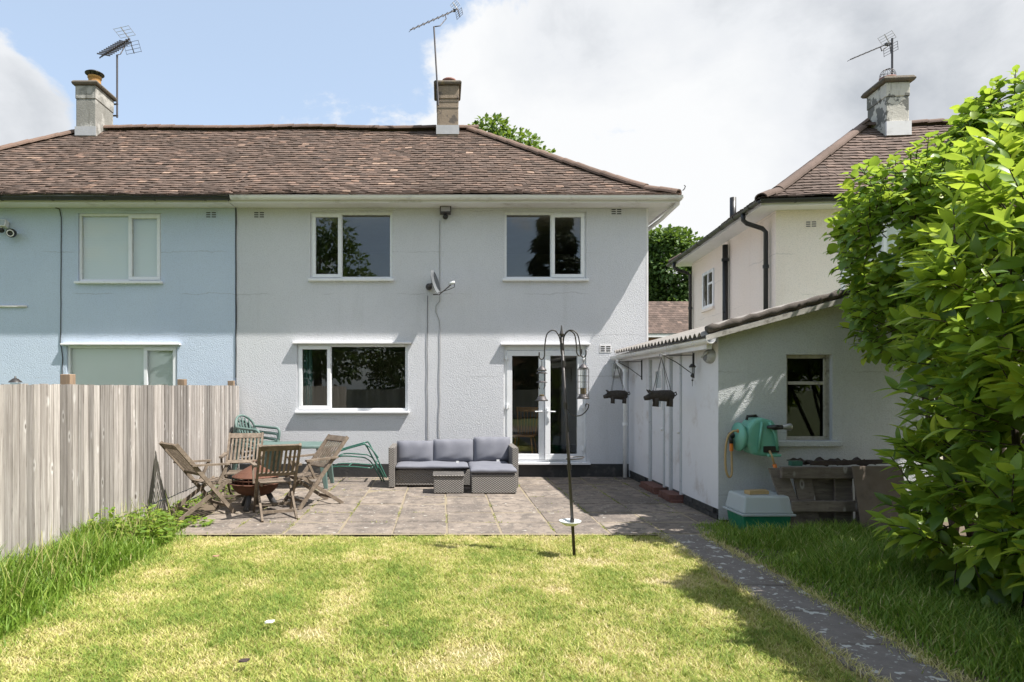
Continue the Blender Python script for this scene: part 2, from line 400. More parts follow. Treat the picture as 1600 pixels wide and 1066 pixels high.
def mat_slab():
    s = NT('patio_slab'); w = s.world(); r = s.rand()
    col = s.ramp(r, [(0, C(.185, .155, .132)), (.5, C(.23, .193, .162)), (1, C(.27, .227, .19))])
    col = s.mix(s.rng(s.noise(w, 1.6, 6, .65), .42, .66, 0, .85), col, C(.125, .108, .097))
    col = s.mix(s.rng(s.noise(w, 7, 6, .7), .47, .60, 0, .75), col, C(.105, .092, .082))
    col = s.mix(s.rng(s.noise(w, 30, 4, .65), .52, .7, 0, .55), col, C(.34, .29, .245))
    sp = s.noise(w, 13, 5, .55); col = s.mix(s.rng(sp, .635, .67, 0, .8), col, C(.42, .40, .36))
    s.bump(s.math('ADD', s.noise(w, 24, 5, .7), s.math('MULTIPLY', s.noise(w, 90, 3), .4)), .5, .006); return s.done(col, .92, 0, .25)
M['slab'] = mat_slab()
def mat_path():
    s = NT('path_slab'); w = s.world()
    col = s.mix(s.noise(w, 9, 6, .65), C(.12, .108, .10), C(.25, .22, .20))
    col = s.mix(s.rng(s.noise(w, 2.3, 4), .5, .7, 0, .5), col, C(.15, .125, .105))
    sp = s.noise(w, 8.5, 3, .5); sp2 = s.noise(w, 24, 3, .5)
    col = s.mix(s.rng(sp, .62, .645, 0, .9), col, C(.50, .50, .47)); col = s.mix(s.rng(sp2, .63, .66, 0, .8), col, C(.42, .42, .39))
    s.bump(s.noise(w, 45, 5, .7), .7, .008); return s.done(col, .92, 0, .25)
M['path'] = mat_path()
def mat_lawn():
    s = NT('lawn_soil'); w = s.world()
    col = s.mix(s.rng(s.noise(w, 1.1, 5, .6), .38, .66), C(.20, .20, .055), C(.40, .33, .16))
    col = s.mix(s.rng(s.noise(w, 26, 5, .7), .4, .7), col, C(.30, .25, .12)); s.bump(s.noise(w, 60, 4), .8, .02); return s.done(col, .95, 0, .2)
M['lawn'] = mat_lawn()
M['ground'] = simple('field_grass', C(.075, .11, .03), C(.12, .13, .05), .4, .95)

def mat_leaf(name, stops, rough=.45, trans=.35, tcol=(.30, .42, .03), spec=.5):
    s = NT(name); t = s.attr(); col = s.ramp(t, stops); s.done(col, rough, 0, spec)
    tr = s.n('ShaderNodeBsdfTranslucent'); s.l(s.mix(.55, col, C(*tcol)), tr.inputs[0])
    mx = s.n('ShaderNodeMixShader'); mx.inputs[0].default_value = trans; s.l(s.b.outputs[0], mx.inputs[1]); s.l(tr.outputs[0], mx.inputs[2]); s.l(mx.outputs[0], s.out.inputs[0])
    return s.m
def mat_leaf_obj(name, stops, rough=.35, trans=.3, tcol=(.30, .42, .03)):
    s = NT(name); col = s.ramp(s.rand(), stops); s.done(col, rough, 0, .5)
    tr = s.n('ShaderNodeBsdfTranslucent'); s.l(s.mix(.55, col, C(*tcol)), tr.inputs[0])
    mx = s.n('ShaderNodeMixShader'); mx.inputs[0].default_value = trans; s.l(s.b.outputs[0], mx.inputs[1]); s.l(tr.outputs[0], mx.inputs[2]); s.l(mx.outputs[0], s.out.inputs[0])
    return s.m
LAU = [(0, C(.05, .11, .02)), (.4, C(.13, .245, .035)), (.7, C(.27, .40, .045)), (1, C(.46, .55, .06))]
HAZ = [(0, C(.05, .11, .02)), (.4, C(.125, .24, .035)), (.75, C(.26, .39, .05)), (1, C(.44, .53, .06))]
M['laurel'] = mat_leaf('laurel_leaf', LAU, .34, .48, (.50, .62, .06)); M['laurel_o'] = mat_leaf_obj('laurel_leaf_single', LAU, .34, .48, (.50, .62, .06))
M['hazel'] = mat_leaf('hazel_leaf', HAZ, .45, .48, (.46, .60, .06)); M['hazel_o'] = mat_leaf_obj('hazel_leaf_single', HAZ, .45, .48, (.46, .60, .06))
M['tree_leaf'] = mat_leaf('tree_leaf', [(0, C(.045, .09, .02)), (.5, C(.085, .155, .03)), (1, C(.14, .225, .05))], .55, .3, (.2, .3, .03))
M['tree_light'] = mat_leaf('tree_leaf_light', [(0, C(.06, .12, .02)), (.5, C(.10, .18, .03)), (1, C(.16, .24, .05))], .55, .35)
M['conifer'] = mat_leaf('conifer_needles', [(0, C(.010, .022, .010)), (1, C(.028, .05, .018))], .6, .1, (.05, .1, .02))
M['lawn_blade'] = mat_leaf('lawn_blade', [(0, C(.17, .265, .045)), (.3, C(.34, .40, .08)), (.55, C(.54, .515, .17)), (.8, C(.70, .60, .31)), (1, C(.76, .65, .42))], .6, .3, (.35, .38, .06), .3)
M['tall_grass'] = mat_leaf('tall_grass', [(0, C(.095, .18, .022)), (.5, C(.18, .295, .035)), (.8, C(.31, .38, .07)), (1, C(.56, .48, .23))], .5, .35, (.25, .42, .04), .35)
M['weed'] = mat_leaf('weed_leaf', [(0, C(.08, .16, .02)), (.6, C(.17, .27, .03)), (1, C(.30, .33, .06))], .5, .35)
M['joint_weed'] = mat_leaf('joint_weed', [(0, C(.12, .17, .03)), (.5, C(.24, .26, .05)), (1, C(.38, .33, .13))], .6, .3)

def mat_glass(name, tint=(.86, .9, .88), ior=1.75):
    s = NT(name); r0 = ((ior-1)/(ior+1))**2; lw = s.n('ShaderNodeLayerWeight'); fr = s.n('ShaderNodeMapRange'); s.l(s.math('POWER', lw.outputs['Facing'], 4.5), fr.inputs[0]); fr.inputs[3].default_value = r0
    tr = s.n('ShaderNodeBsdfTransparent'); tr.inputs[0].default_value = C(*tint)
    gl = s.n('ShaderNodeBsdfGlossy'); gl.inputs['Roughness'].default_value = 0; gl.inputs[0].default_value = C(.95)
    nz = s.n('ShaderNodeBump'); nz.inputs['Strength'].default_value = .012; nz.inputs['Distance'].default_value = .05; s.l(s.noise(s.world(), 1.8, 1), nz.inputs['Height']); s.l(nz.outputs[0], gl.inputs['Normal'])
    mx = s.n('ShaderNodeMixShader'); s.l(fr.outputs[0], mx.inputs[0]); s.l(tr.outputs[0], mx.inputs[1]); s.l(gl.outputs[0], mx.inputs[2]); s.l(mx.outputs[0], s.out.inputs[0]); return s.m
M['glass'] = mat_glass('window_glass', (.94, .96, .95), 1.62)
M['old_glass'] = mat_glass('old_glass', (.6, .63, .6), 1.45)
M['clear'] = mat_glass('clear_plastic', (.82, .84, .83), 1.35)
def mat_frost():
    s = NT('frosted_plastic'); s.done(C(.58, .64, .66), .35); tr = s.n('ShaderNodeBsdfTransparent'); mx = s.n('ShaderNodeMixShader'); mx.inputs[0].default_value = .4
    s.l(s.b.outputs[0], mx.inputs[1]); s.l(tr.outputs[0], mx.inputs[2]); s.l(mx.outputs[0], s.out.inputs[0]); return s.m
M['frost'] = mat_frost()
def mat_wicker():
    s = NT('grey_rattan'); tc = s.n('ShaderNodeTexCoord'); sep = s.n('ShaderNodeSeparateXYZ'); s.l(tc.outputs['Object'], sep.inputs[0])
    u = s.math('ADD', sep.outputs[0], s.math('MULTIPLY', sep.outputs[1], 1.0)); z = s.math('ADD', sep.outputs[2], s.math('MULTIPLY', sep.outputs[1], .0))
    P = 2*math.pi
    su = s.math('SINE', s.math('MULTIPLY', u, P/.046)); sz = s.math('SINE', s.math('MULTIPLY', z, P/.030)); wv = s.math('MULTIPLY', su, sz)
    strand = s.math('ABSOLUTE', s.math('SINE', s.math('MULTIPLY', z, P/.030)))
    col = s.mix(s.rng(wv, -.6, .6), C(.085, .078, .072), C(.29, .27, .25)); col = s.mix(s.rng(strand, .0, .35, .75, 0), col, C(.03, .028, .026))
    col = s.mix(s.rng(s.noise(s.coord((3, 3, 60)), 2, 3), .35, .65, 0, .35), col, C(.20, .18, .16))
    s.bump(s.math('ADD', wv, strand), .8, .005); return s.done(col, .55)
M['wicker'] = mat_wicker()
def mat_brick():
    s = NT('red_brick'); g = s.n('ShaderNodeNewGeometry'); sep = s.n('ShaderNodeSeparateXYZ'); s.l(g.outputs['Position'], sep.inputs[0])
    cx = s.n('ShaderNodeCombineXYZ'); s.l(s.math('ADD', sep.outputs[0], sep.outputs[1]), cx.inputs[0]); s.l(sep.outputs[2], cx.inputs[1])
    b = s.n('ShaderNodeTexBrick'); s.l(cx.outputs[0], b.inputs['Vector']); b.inputs['Scale'].default_value = 1; b.inputs['Brick Width'].default_value = .225; b.inputs['Row Height'].default_value = .075
    b.inputs['Mortar Size'].default_value = .008; b.inputs['Color1'].default_value = C(.30, .11, .06); b.inputs['Color2'].default_value = C(.22, .085, .05); b.inputs['Mortar'].default_value = C(.3, .27, .23)
    return s.done(b.outputs[0], .9)
M['brick'] = mat_brick()

# ================================================================== ground, lawn, patio, path
def sheet(name, x0, x1, y0, y1, z, mat, nx=1, ny=1, amp=0, kind='structure', parent=None):
    mb = MB()
    for j in range(ny+1):
        for i in range(nx+1):
            x = x0+(x1-x0)*i/nx; y = y0+(y1-y0)*j/ny
            zz = z+(float(vnoise(x+40, y+40, 1.3, 5))-.5)*amp if 0 < i < nx and 0 < j < ny else z
            mb.v.append(Vector((x, y, zz)))
    for j in range(ny):
        for i in range(nx): a = j*(nx+1)+i; mb.face(a, a+1, a+nx+2, a+nx+1)
    return mb.build(name, mat, parent, smooth=True, kind=kind)
sheet('ground', -300, 300, -300, 500, -.06, M['ground'])
sheet('street', -120, 120, 27, 33, -.05, M['asphalt'])
lawn = sheet('lawn', -3.66, 2.44, -4, 7.10, -.028, M['lawn'], 40, 70, .03)
sheet('verge_soil', 2.86, 7.0, -4, 7.84, -.022, M['soil'], 30, 70, .03)
sheet('border_soil', -3.66, -2.98, 7.10, 11.62, -.024, M['soil'], 8, 40, .03)

patio = sheet('patio', -2.98, 3.395, 7.09, 11.625, -.006, M['joint_sand'])
sl_meshes = []
for k in range(6):
    mb = MB(); w, d = .595, .595; j = lambda: random.uniform(-.006, .006)
    pts = [(-w/2+j(), -d/2+j()), (w/2+j(), -d/2+j()), (w/2+j(), d/2+j()), (-w/2+j(), d/2+j())]
    mb.hexa([(x, y, -.055) for x, y in pts]+[(x, y, 0) for x, y in pts])
    me = mb.mesh('slab', M['slab']); sl_meshes.append(me)
def slab(parent, x, y, sx=1, sy=1, mesh=None, z=None):
    o = place('slab', mesh or random.choice(sl_meshes), parent, (x, y, random.uniform(-.004, .005) if z is None else z),
              (R(random.uniform(-.5, .5)), R(random.uniform(-.5, .5)), R(random.uniform(-.5, .5))), (sx, sy, 1))
    b = o.modifiers.new('bevel', 'BEVEL'); b.width = .008; b.segments = 1
    return o
JOINTS_X = [-2.98+.6*1.0135*i for i in range(11)]; PX = .6081
for r in range(8):
    y0 = 7.125+.6*r; dy = min(.6, 11.62-y0); off = 0
    if dy < .1: continue
    for c in range(11):
        x0 = -2.98+PX*c; x1 = min(x0+PX, 3.38)
        if x1-x0 < .08: continue
        slab(patio, (x0+x1)/2, y0+dy/2, (x1-x0-.020)/.595, (dy-.040)/.595)
path = sheet('path', 2.43, 2.87, -4, 7.10, -.026, M['soil'])
pm = []
for k in range(4):
    mb = MB(); n = 7; xs = []
    L_ = [(-.235+random.uniform(-.02, .012), -.30+.6*i/n) for i in range(n+1)]; R_ = [(.225+random.uniform(-.02, .03), -.30+.6*i/n) for i in range(n+1)]
    ring = L_[::-1]+R_; m_ = len(ring)
    mb.v += [Vector((x, y, -.04)) for x, y in ring]+[Vector((x, y, 0)) for x, y in ring]
    mb.face(*range(m_, 2*m_))
    for i in range(m_): mb.face(i, (i+1) % m_, m_+(i+1) % m_, m_+i)
    pm.append(mb.mesh('slab', M['path']))
for i in range(18):
    y = 6.80-.606*i; xo = 2.655+.045*math.sin((6.8-y)*.9)-.012*(6.8-y)*.5
    slab(path, xo, y, 1.06, 1, random.choice(pm), random.uniform(-.008, .002))

# ================================================================== building helpers
def holed_wall(mb, x0, x1, z0, z1, yf, th, holes):
    xs = sorted({x0, x1, *[h[0] for h in holes], *[h[1] for h in holes]}); zs = sorted({z0, z1, *[h[2] for h in holes], *[h[3] for h in holes]})
    inside = lambda x, z: any(h[0] < x < h[1] and h[2] < z < h[3] for h in holes)
    for i in range(len(xs)-1):
        for k in range(len(zs)-1):
            a, b, c, d = xs[i], xs[i+1], zs[k], zs[k+1]
            if inside((a+b)/2, (c+d)/2): continue
            mb.quad((a, yf, c), (b, yf, c), (b, yf, d), (a, yf, d)); mb.quad((b, yf+th, c), (a, yf+th, c), (a, yf+th, d), (b, yf+th, d))
    for a, b, c, d in holes:
        mb.quad((a, yf, c), (a, yf, d), (a, yf+th, d), (a, yf+th, c)); mb.quad((b, yf, d), (b, yf, c), (b, yf+th, c), (b, yf+th, d))
        mb.quad((a, yf, d), (b, yf, d), (b, yf+th, d), (a, yf+th, d)); mb.quad((b, yf, c), (a, yf, c), (a, yf+th, c), (b, yf+th, c))
    mb.quad((x0, yf, z1), (x0, yf, z0), (x0, yf+th, z0), (x0, yf+th, z1)); mb.quad((x1, yf, z0), (x1, yf, z1), (x1, yf+th, z1), (x1, yf+th, z0))
def frame_rect(mb, x0, x1, z0, z1, y0, y1, w):
    mb.b6(x0, x1, y0, y1, z0, z0+w); mb.b6(x0, x1, y0, y1, z1-w, z1); mb.b6(x0, x0+w, y0, y1, z0+w, z1-w); mb.b6(x1-w, x1, y0, y1, z0+w, z1-w)
def pane_mb(x0, x1, z0, z1, y): return MB().b6(x0, x1, y-.004, y+.004, z0, z1)
def window(parent, x0, x1, z0, z1, yf, mull, sash, blind=False, sill=.05, drip=False, mat='upvc'):
    y0 = yf+.035; mb = MB(); frame_rect(mb, x0, x1, z0, z1, y0, y0+.07, .045); mb.b6(mull-.028, mull+.028, y0+.002, y0+.068, z0+.045, z1-.045)
    w = mb.build('window', M[mat], parent, bevel=.005)
    s0, s1 = (x0+.03, mull+.012) if sash == 'L' else (mull-.012, x1-.03)
    mb = MB(); frame_rect(mb, s0, s1, z0+.03, z1-.03, y0-.018, y0+.05, .062); mb.build('sash', M[mat], w, bevel=.006)
    pane_mb(s0+.058, s1-.058, z0+.088, z1-.088, y0+.02).build('pane', M['glass'], w)
    f0, f1 = (mull+.024, x1-.042) if sash == 'L' else (x0+.042, mull-.024)
    pane_mb(f0, f1, z0+.042, z1-.042, y0+.035).build('pane', M['glass'], w)
    if sill: MB().b6(x0-sill, x1+sill, yf-.075, yf+.05, z0-.045, z0-.002).build('sill', M[mat], w, bevel=.008)
    if drip: MB().b6(x0-.07, x1+.07, yf-.085, yf+.03, z1+.004, z1+.035).build('drip_board', M['white_paint'], w, bevel=.006)
    if blind:
        mb = MB(); n = 40
        for k in range(n):
            zz0 = z0+.03+(z1-z0-.06)*k/n; zz1 = z0+.03+(z1-z0-.06)*(k+1)/n
            mb.quad((x0+.03, y0+.075, zz0), (x1-.03, y0+.075, zz0), (x1-.03, y0+.079, zz1), (x0+.03, y0+.079, zz1))
        mb.build('blind', M['blind'], w)
    return w
def gcurve(f): return f-.05*(1-math.exp(-f/.09))
G1 = gcurve(1)
ridge_me = None
def make_ridge_mesh(mat, L=.36, r=.118):
    mb = MB(); n = 8; prof = [(r*math.cos(math.pi*k/n), r*.8*math.sin(math.pi*k/n)) for k in range(n+1)]
    prof = prof+[(x*.82, z*.78-.002) for x, z in prof[::-1]]
    mb.extrude(prof, (0, 0, 0), (L, 0, 0)); mb.t = [random.uniform(.55, .75) for _ in mb.f]
    return mb.mesh('ridge_tile', mat)
def hip_roof(parent, ex0, ex1, ey0, ey1, ze, zr, inL, inR, xmin=-1e9, xmax=1e9, mat='tiles', slopes='FBLR', courses=33, gaps=True, tw=.152):
    S = (ey1-ey0)/2; ym = (ey0+ey1)/2; H = zr-ze
    hz = lambda f: ze+H*gcurve(f)/G1
    org = ORG[parent]
    def wob(u, f, s=False):
        lo, hi = (ey0+S*f, ey1-S*f) if s else (ex0+inL*f, ex1-inR*f)
        k = max(0, min(1, u-lo, hi-u)); return k*(.014*math.sin(u*1.7+f*.6)+.010*math.sin(u*.63+2+f*1.9))
    fr = lambda u, f: Vector((u, ey0+S*f, hz(f)+wob(u, f))); bk = lambda u, f: Vector((u, ey1-S*f, hz(f)+wob(u, f)))
    rt = lambda u, f: Vector((ex1-inR*f, u, hz(f)+wob(u, f, True))); lf = lambda u, f: Vector((ex0+inL*f, u, hz(f)+wob(u, f, True)))
    spec = []
    if 'F' in slopes: spec.append((fr, lambda f: (max(xmin, ex0+inL*f), min(xmax, ex1-inR*f)), 1))
    if 'B' in slopes: spec.append((bk, lambda f: (max(xmin, ex0+inL*f), min(xmax, ex1-inR*f)), -1))
    if 'R' in slopes: spec.append((rt, lambda f: (ey0+S*f, ey1-S*f), 1))
    if 'L' in slopes: spec.append((lf, lambda f: (ey0+S*f, ey1-S*f), -1))
    deck = MB(); tiles = MB()
    for P, U, sg in spec:
        for k in range(12):
            f0, f1 = k/12, (k+1)/12; a, b = U(f0); c, d = U(f1)
            q = [P(a, f0), P(b, f0), P(d, f1), P(c, f1)]
            if sg < 0: q = q[::-1]
            dz = Vector((0, 0, -.03)); deck.quad(*[p+dz for p in q])
        for i in range(courses):
            f0 = i/courses-.006; f1 = min(1, (i+1.5)/courses)
            a, b = U(max(f0, 0)); a1, b1 = U(min(1, (i+1.0)/courses))
            u = a-tw*(.5 if i % 2 else 0)-random.uniform(0, .02)
            cn = P((a+b)/2, f1)-P((a+b)/2, max(f0, 0)); up = cn.normalized()
            side = (P(b, .5)-P(a, .5)).normalized(); nrm = side.cross(up).normalized()
            if nrm.z < 0: nrm = -nrm
            while u < b:
                u0 = max(u, a); u1 = min(u+tw-.004, b); u += tw
                if u1-u0 < .02: continue
                lo0 = P(u0, f0)+nrm*random.uniform(.020, .036); lo1 = P(u1, f0)+nrm*random.uniform(.020, .036)
                slip = up*(random.uniform(-.012, .008)); lo0 += slip; lo1 += slip
                # uppers keep inside the slope at hips
                v0 = max(u0, a1-.03); v1 = min(u1, b1+.03)
                if v1-v0 < .01: v0 = v1 = min(max((u0+u1)/2, a1), b1)
                hi0 = P(v0, f1)-nrm*.002; hi1 = P(v1, f1)-nrm*.002; th = nrm*.022
                n = len(tiles.v); tiles.v += [lo0-th, lo1-th, lo0, lo1, hi0, hi1]
                tiles.cur = min(1, max(0, random.gauss(.42, .135)))
                if random.random() < .05: tiles.cur = random.uniform(.7, 1)
                fs = [(0, 1, 3, 2), (2, 3, 5, 4), (0, 2, 4), (1, 5, 3)]
                for fc in fs: tiles.face(*[n+q for q in (fc if sg > 0 else fc[::-1])])
    roof = deck.build('roof', M['deck'], parent)
    tiles.build('roof_tiles', M[mat], roof, kind='stuff')
    me = make_ridge_mesh(M[mat]); 
    def run(pts):
        seg = []; acc = 0
        for a, b in zip(pts, pts[1:]): seg.append((acc, a, b, (b-a).length)); acc += (b-a).length
        t = 0
        while t < acc-.1:
            for s0, a, b, L_ in seg:
                if s0 <= t <= s0+L_+1e-6:
                    p = a+(b-a)*((t-s0)/L_); d = (b-a).normalized(); break
            q = d.to_track_quat('X', 'Z').to_euler()
            q.rotate_axis('X', R(random.uniform(-3, 3))); q.rotate_axis('Y', R(-1.6+random.uniform(-1, 1)))
            place('ridge_tile', me, roof, p+Vector((0, 0, .018)), q)
            t += .325
    r0 = max(xmin, ex0+inL); r1 = min(xmax, ex1-inR)
    run([Vector((x, ym, zr+wob(x, 1))) for x in np.linspace(r0, r1, 9)])
    hip = lambda x0, y0, x1: [Vector((x0+(x1-x0)*f, y0+(ym-y0)*f, hz(f)-.022)) for f in np.linspace(0, 1, 14)]
    if xmax > ex1 and 'R' in slopes: run(hip(ex1, ey0, ex1-inR)); run(hip(ex1, ey1, ex1-inR))
    if xmin < ex0 and 'L' in slopes: run(hip(ex0, ey0, ex0+inL)); run(hip(ex0, ey1, ex0+inL))
    return roof
GUT = [(.058*math.cos(math.pi*(1+k/8)), .058*math.sin(math.pi*(1+k/8))) for k in range(9)]
GUT = [(-.066, .004)]+GUT+[(.066, .004), (.052, .004)]+[(.05*math.cos(-math.pi*k/8), .05*math.sin(-math.pi*k/8)) for k in range(9)]
def gutter(parent, a, b, mat, joints=(), brackets=0, bmat=None):
    a = Vector(a); b = Vector(b); d = b-a
    g = MB().extrude(GUT, a, b).build('gutter', M[mat], parent)
    ring = [(x*1.12, z*1.12) for x, z in GUT[:12]]+[(x*1.0, z*1.0) for x, z in GUT[:12][::-1]]
    for t in joints: MB().extrude(ring, a+d*(t-.04/d.length), a+d*(t+.04/d.length)).build('union', M[mat], g)
    for k in range(brackets):
        p = a+d*((k+.5)/brackets); MB().extrude(ring, p-d.normalized()*.014, p+d.normalized()*.014).build('bracket', M[bmat or mat], g)
    return g
def chimney(parent, x0, x1, y0, y1, zb, zt, mat, cap=.10, over=.075, flash_z=None, flash_mat='lead'):
    c = MB(); n = 6
    c.b6(x0, x1, y0, y1, zb, zt-.30); c.b6(x0-.012, x1+.012, y0-.012, y1+.012, zt-.298, zt)
    ch = c.build('chimney', M[mat], parent, bevel=.015)
    k = MB(); o = over
    k.hexa([(x0-o*.7, y0-o*.7, zt+.002), (x1+o*.7, y0-o*.7, zt+.002), (x1+o*.7, y1+o*.7, zt+.002), (x0-o*.7, y1+o*.7, zt+.002),
            (x0-o, y0-o, zt+.05), (x1+o, y0-o, zt+.05), (x1+o, y1+o, zt+.05), (x0-o, y1+o, zt+.05)])
    k.hexa([(x0-o, y0-o, zt+.051), (x1+o, y0-o, zt+.051), (x1+o, y1+o, zt+.051), (x0-o, y1+o, zt+.051),
            (x0-o*.6, y0-o*.6, zt+cap), (x1+o*.6, y0-o*.6, zt+cap), (x1+o*.6, y1+o*.6, zt+cap), (x0-o*.6, y1+o*.6, zt+cap)])
    k.build('cap', M['cap'], ch, bevel=.012)
    if flash_z:
        MB().b6(x0-.016, x1+.016, y0-.02, y0-.002, flash_z, flash_z+.2).build('flashing', M[flash_mat], ch)
    return ch
def pot(parent, x, y, z, mat, r=.13, h=.16, cowl=False):
    p = MB().lathe([(r*1.05, 0), (r*1.05, .03), (r, .05), (r*.93, h-.05), (r*1.08, h-.04), (r*1.08, h), (r*.8, h), (r*.75, 0)], (x, y, z), 18).build('chimney_pot', M[mat], parent, smooth=True)
    if cowl:
        MB().lathe([(.001, h+.13), (.15, h+.10), (.20, h+.07), (.2, h+.055), (.14, h+.08), (.001, h+.10)], (x, y, z), 20).build('cowl', M['black_iron'], p, smooth=True)
        m = MB()
        for a in range(3): m.bar((x+.1*math.cos(a*2.1), y+.1*math.sin(a*2.1), z+h-.02), (x+.1*math.cos(a*2.1), y+.1*math.sin(a*2.1), z+h+.09), .015, .015)
        m.build('cowl_leg', M['black_iron'], p)
    return p
def air_brick(parent, px, py, yf, w=.215, h=.14, mat='render_grey', lx=None):
    x, z = (at(px, py, yf).x, at(px, py, yf).z) if lx is None else lx
    v = MB(); v.b6(x-w/2, x+w/2, yf-.006, yf+.01, z-h/2, z+h/2); o = v.build('air_brick', M[mat], parent)
    s = MB()
    for i in (-.5, .5):
        for k in (-1, 0, 1): s.b6(x+i*.1-.038, x+i*.1+.038, yf-.009, yf-.0062, z+k*.038-.009, z+k*.038+.009)
    s.build('slot', M['black_plastic'], o)

# ================================================================== the semi-detached pair
YF = 11.63; YB = YF+6.16; PARTY = -3.74; XR = 3.72; XL = -11.2
EY0, EY1 = 11.19, YB+.44; ZE, ZR = 5.00, 7.53; SOF = 4.885
def px_rect(a, b, c, d): return (at(a, 0, YF).x, at(b, 0, YF).x, at(0, d, YF).z, at(0, c, YF).z)
house = thing('house', 'two-storey house with light grey pebble render, French doors and white gutter', 'house', (0, YF, 0))
house_b = thing('house', 'attached two-storey house with pale blue render and black gutter behind the fence', 'house', (-7.4, YF, 0))
W1 = px_rect(485, 613, 331, 436); W2 = px_rect(788, 916, 331, 436); W3 = px_rect(464, 637, 538, 642); DR = px_rect(787, 916, 540, 722)
V1 = px_rect(122, 252, 333, 440); V2 = px_rect(104, 277, 540, 642)
def body(parent, x0, x1, holes, mat):
    mb = MB(); holed_wall(mb, x0, x1, .235, SOF-.004, YF, .25, holes)
    mb.b6(x1-.25, x1, YF+.252, YB, .235, SOF-.004); mb.b6(x0, x0+.12, YF+.252, YB, .235, SOF-.004); mb.b6(x0+.122, x1-.252, YB-.25, YB, .235, SOF-.004)
    w = mb.build('wall', M[mat], parent)
    r = MB(); r.b6(x0+.13, x1-.26, YF+.26, YB-.26, 2.5, 2.7); r.b6(x0+.13, x1-.26, YF+.26, YB-.26, 4.82, 4.86)
    xm = (x0+x1)/2; r.b6(xm-.06, xm+.06, YF+.26, YB-.27, .25, 2.49); r.b6(xm-.06, xm+.06, YF+.26, YB-.27, 2.71, 4.81); r.b6(x0+.13, x1-.26, YF+3.6, YF+3.7, .25, 2.48); r.b6(x0+.13, x1-.26, YF+3.6, YF+3.7, 2.72, 4.80)
    r.build('interior', M['room'], parent); MB().b6(x0+.13, x1-.26, YF+.255, YB-.26, .10, .24).build('floorboards', M['room_floor'], parent)
    MB().b6(x0+.004, x1-.004, YF-.008, YB+.008, -.05, .234).build('plinth', M['plinth'], parent)
body(house, PARTY+.012, XR, [W1, W2, W3, DR], 'render_grey')
body(house_b, XL, PARTY-.012, [V1, V2], 'render_blue')
for p, xa, xb, gm in ((house, PARTY+.01, XR+.40, 'white_paint'), (house_b, XL-.40, PARTY-.01, 'white_paint')):
    mb = MB(); mb.b6(xa, xb, EY0+.05, EY1-.05, SOF, SOF+.02)
    mb.b6(xa, xb, EY0+.028, EY0+.048, SOF-.02, SOF+.12); mb.b6(xa, xb, EY1-.048, EY1-.028, SOF-.02, SOF+.12)
    if p is house: mb.b6(xb+.002, xb+.022, EY0+.03, EY1-.03, SOF-.02, SOF+.12)
    else: mb.b6(xa-.022, xa-.002, EY0+.03, EY1-.03, SOF-.02, SOF+.12)
    mb.build('soffit', M[gm], p)
hip_roof(house, XL-.42, XR+.42, EY0, EY1, ZE, ZR, 3.52, 3.52, xmin=PARTY+.002, slopes='FBR')
hip_roof(house_b, XL-.42, XR+.42, EY0, EY1, ZE, ZR, 3.52, 3.52, xmax=PARTY-.002, slopes='FBL')
g = gutter(house, (XR+.47, EY0-.035, 4.955), (PARTY+.062, EY0-.035, 4.955), 'gutter_white', joints=(.43,))
gutter(house, (XR+.455, EY1, 4.955), (XR+.455, EY0-.03, 4.955), 'gutter_white')
gutter(house_b, (PARTY+.06, EY0-.035, 4.945), (XL-.45, EY0-.035, 4.945), 'black_plastic', brackets=9)
MB().tube([(XR+.45, EY0-.12, 5.03), (XR+.47, EY0-.15, 5.05), (XR+.49, EY0-.14, 5.10), (XR+.475, EY0-.12, 5.12)], .008, 6).build('hip_iron', M['black_iron'], house)
MB().b6(XR+.001, XR+.035, YF-.004, YF+.075, .24, SOF-.006).build('corner_trim', M['white_paint'], house)
# downpipe swan neck under the corner of the eaves
MB().tube([(XR+.44, EY0+.06, 4.93), (XR+.44, EY0+.07, 4.86), (XR+.30, YF+.12, 4.70), (XR+.10, YF+.40, 4.55), (XR+.085, YF+.42, 4.4), (XR+.085, YF+.42, .3)], .036, 10).build('downpipe', M['white_paint'], house, smooth=True)
window(house, *W1, YF, at(532, 0, YF).x, 'L', sill=.03)
window(house, *W2, YF, at(863, 0, YF).x, 'R', sill=.04)
w3 = window(house, *W3, YF, at(515, 0, YF).x, 'L', sill=.03, drip=True)
window(house_b, *V1, YF, at(201, 0, YF).x, 'R', blind=True, sill=.04)
window(house_b, *V2, YF, at(225, 0, YF).x, 'R', blind=True, sill=.03, drip=True)
cur = MB(); n = 26
for k in range(n):
    xa = W3[0]+.05+.17*k/n; xb = W3[0]+.05+.17*(k+1)/n; f = lambda x: YF+.32+.03*math.sin(x*95)
    cur.quad((xa, f(xa), W3[2]-.3), (xb, f(xb), W3[2]-.3), (xb, f(xb), W3[3]+.02), (xa, f(xa), W3[3]+.02))
cur.build('curtain', M['teal_cloth'], w3, smooth=True)

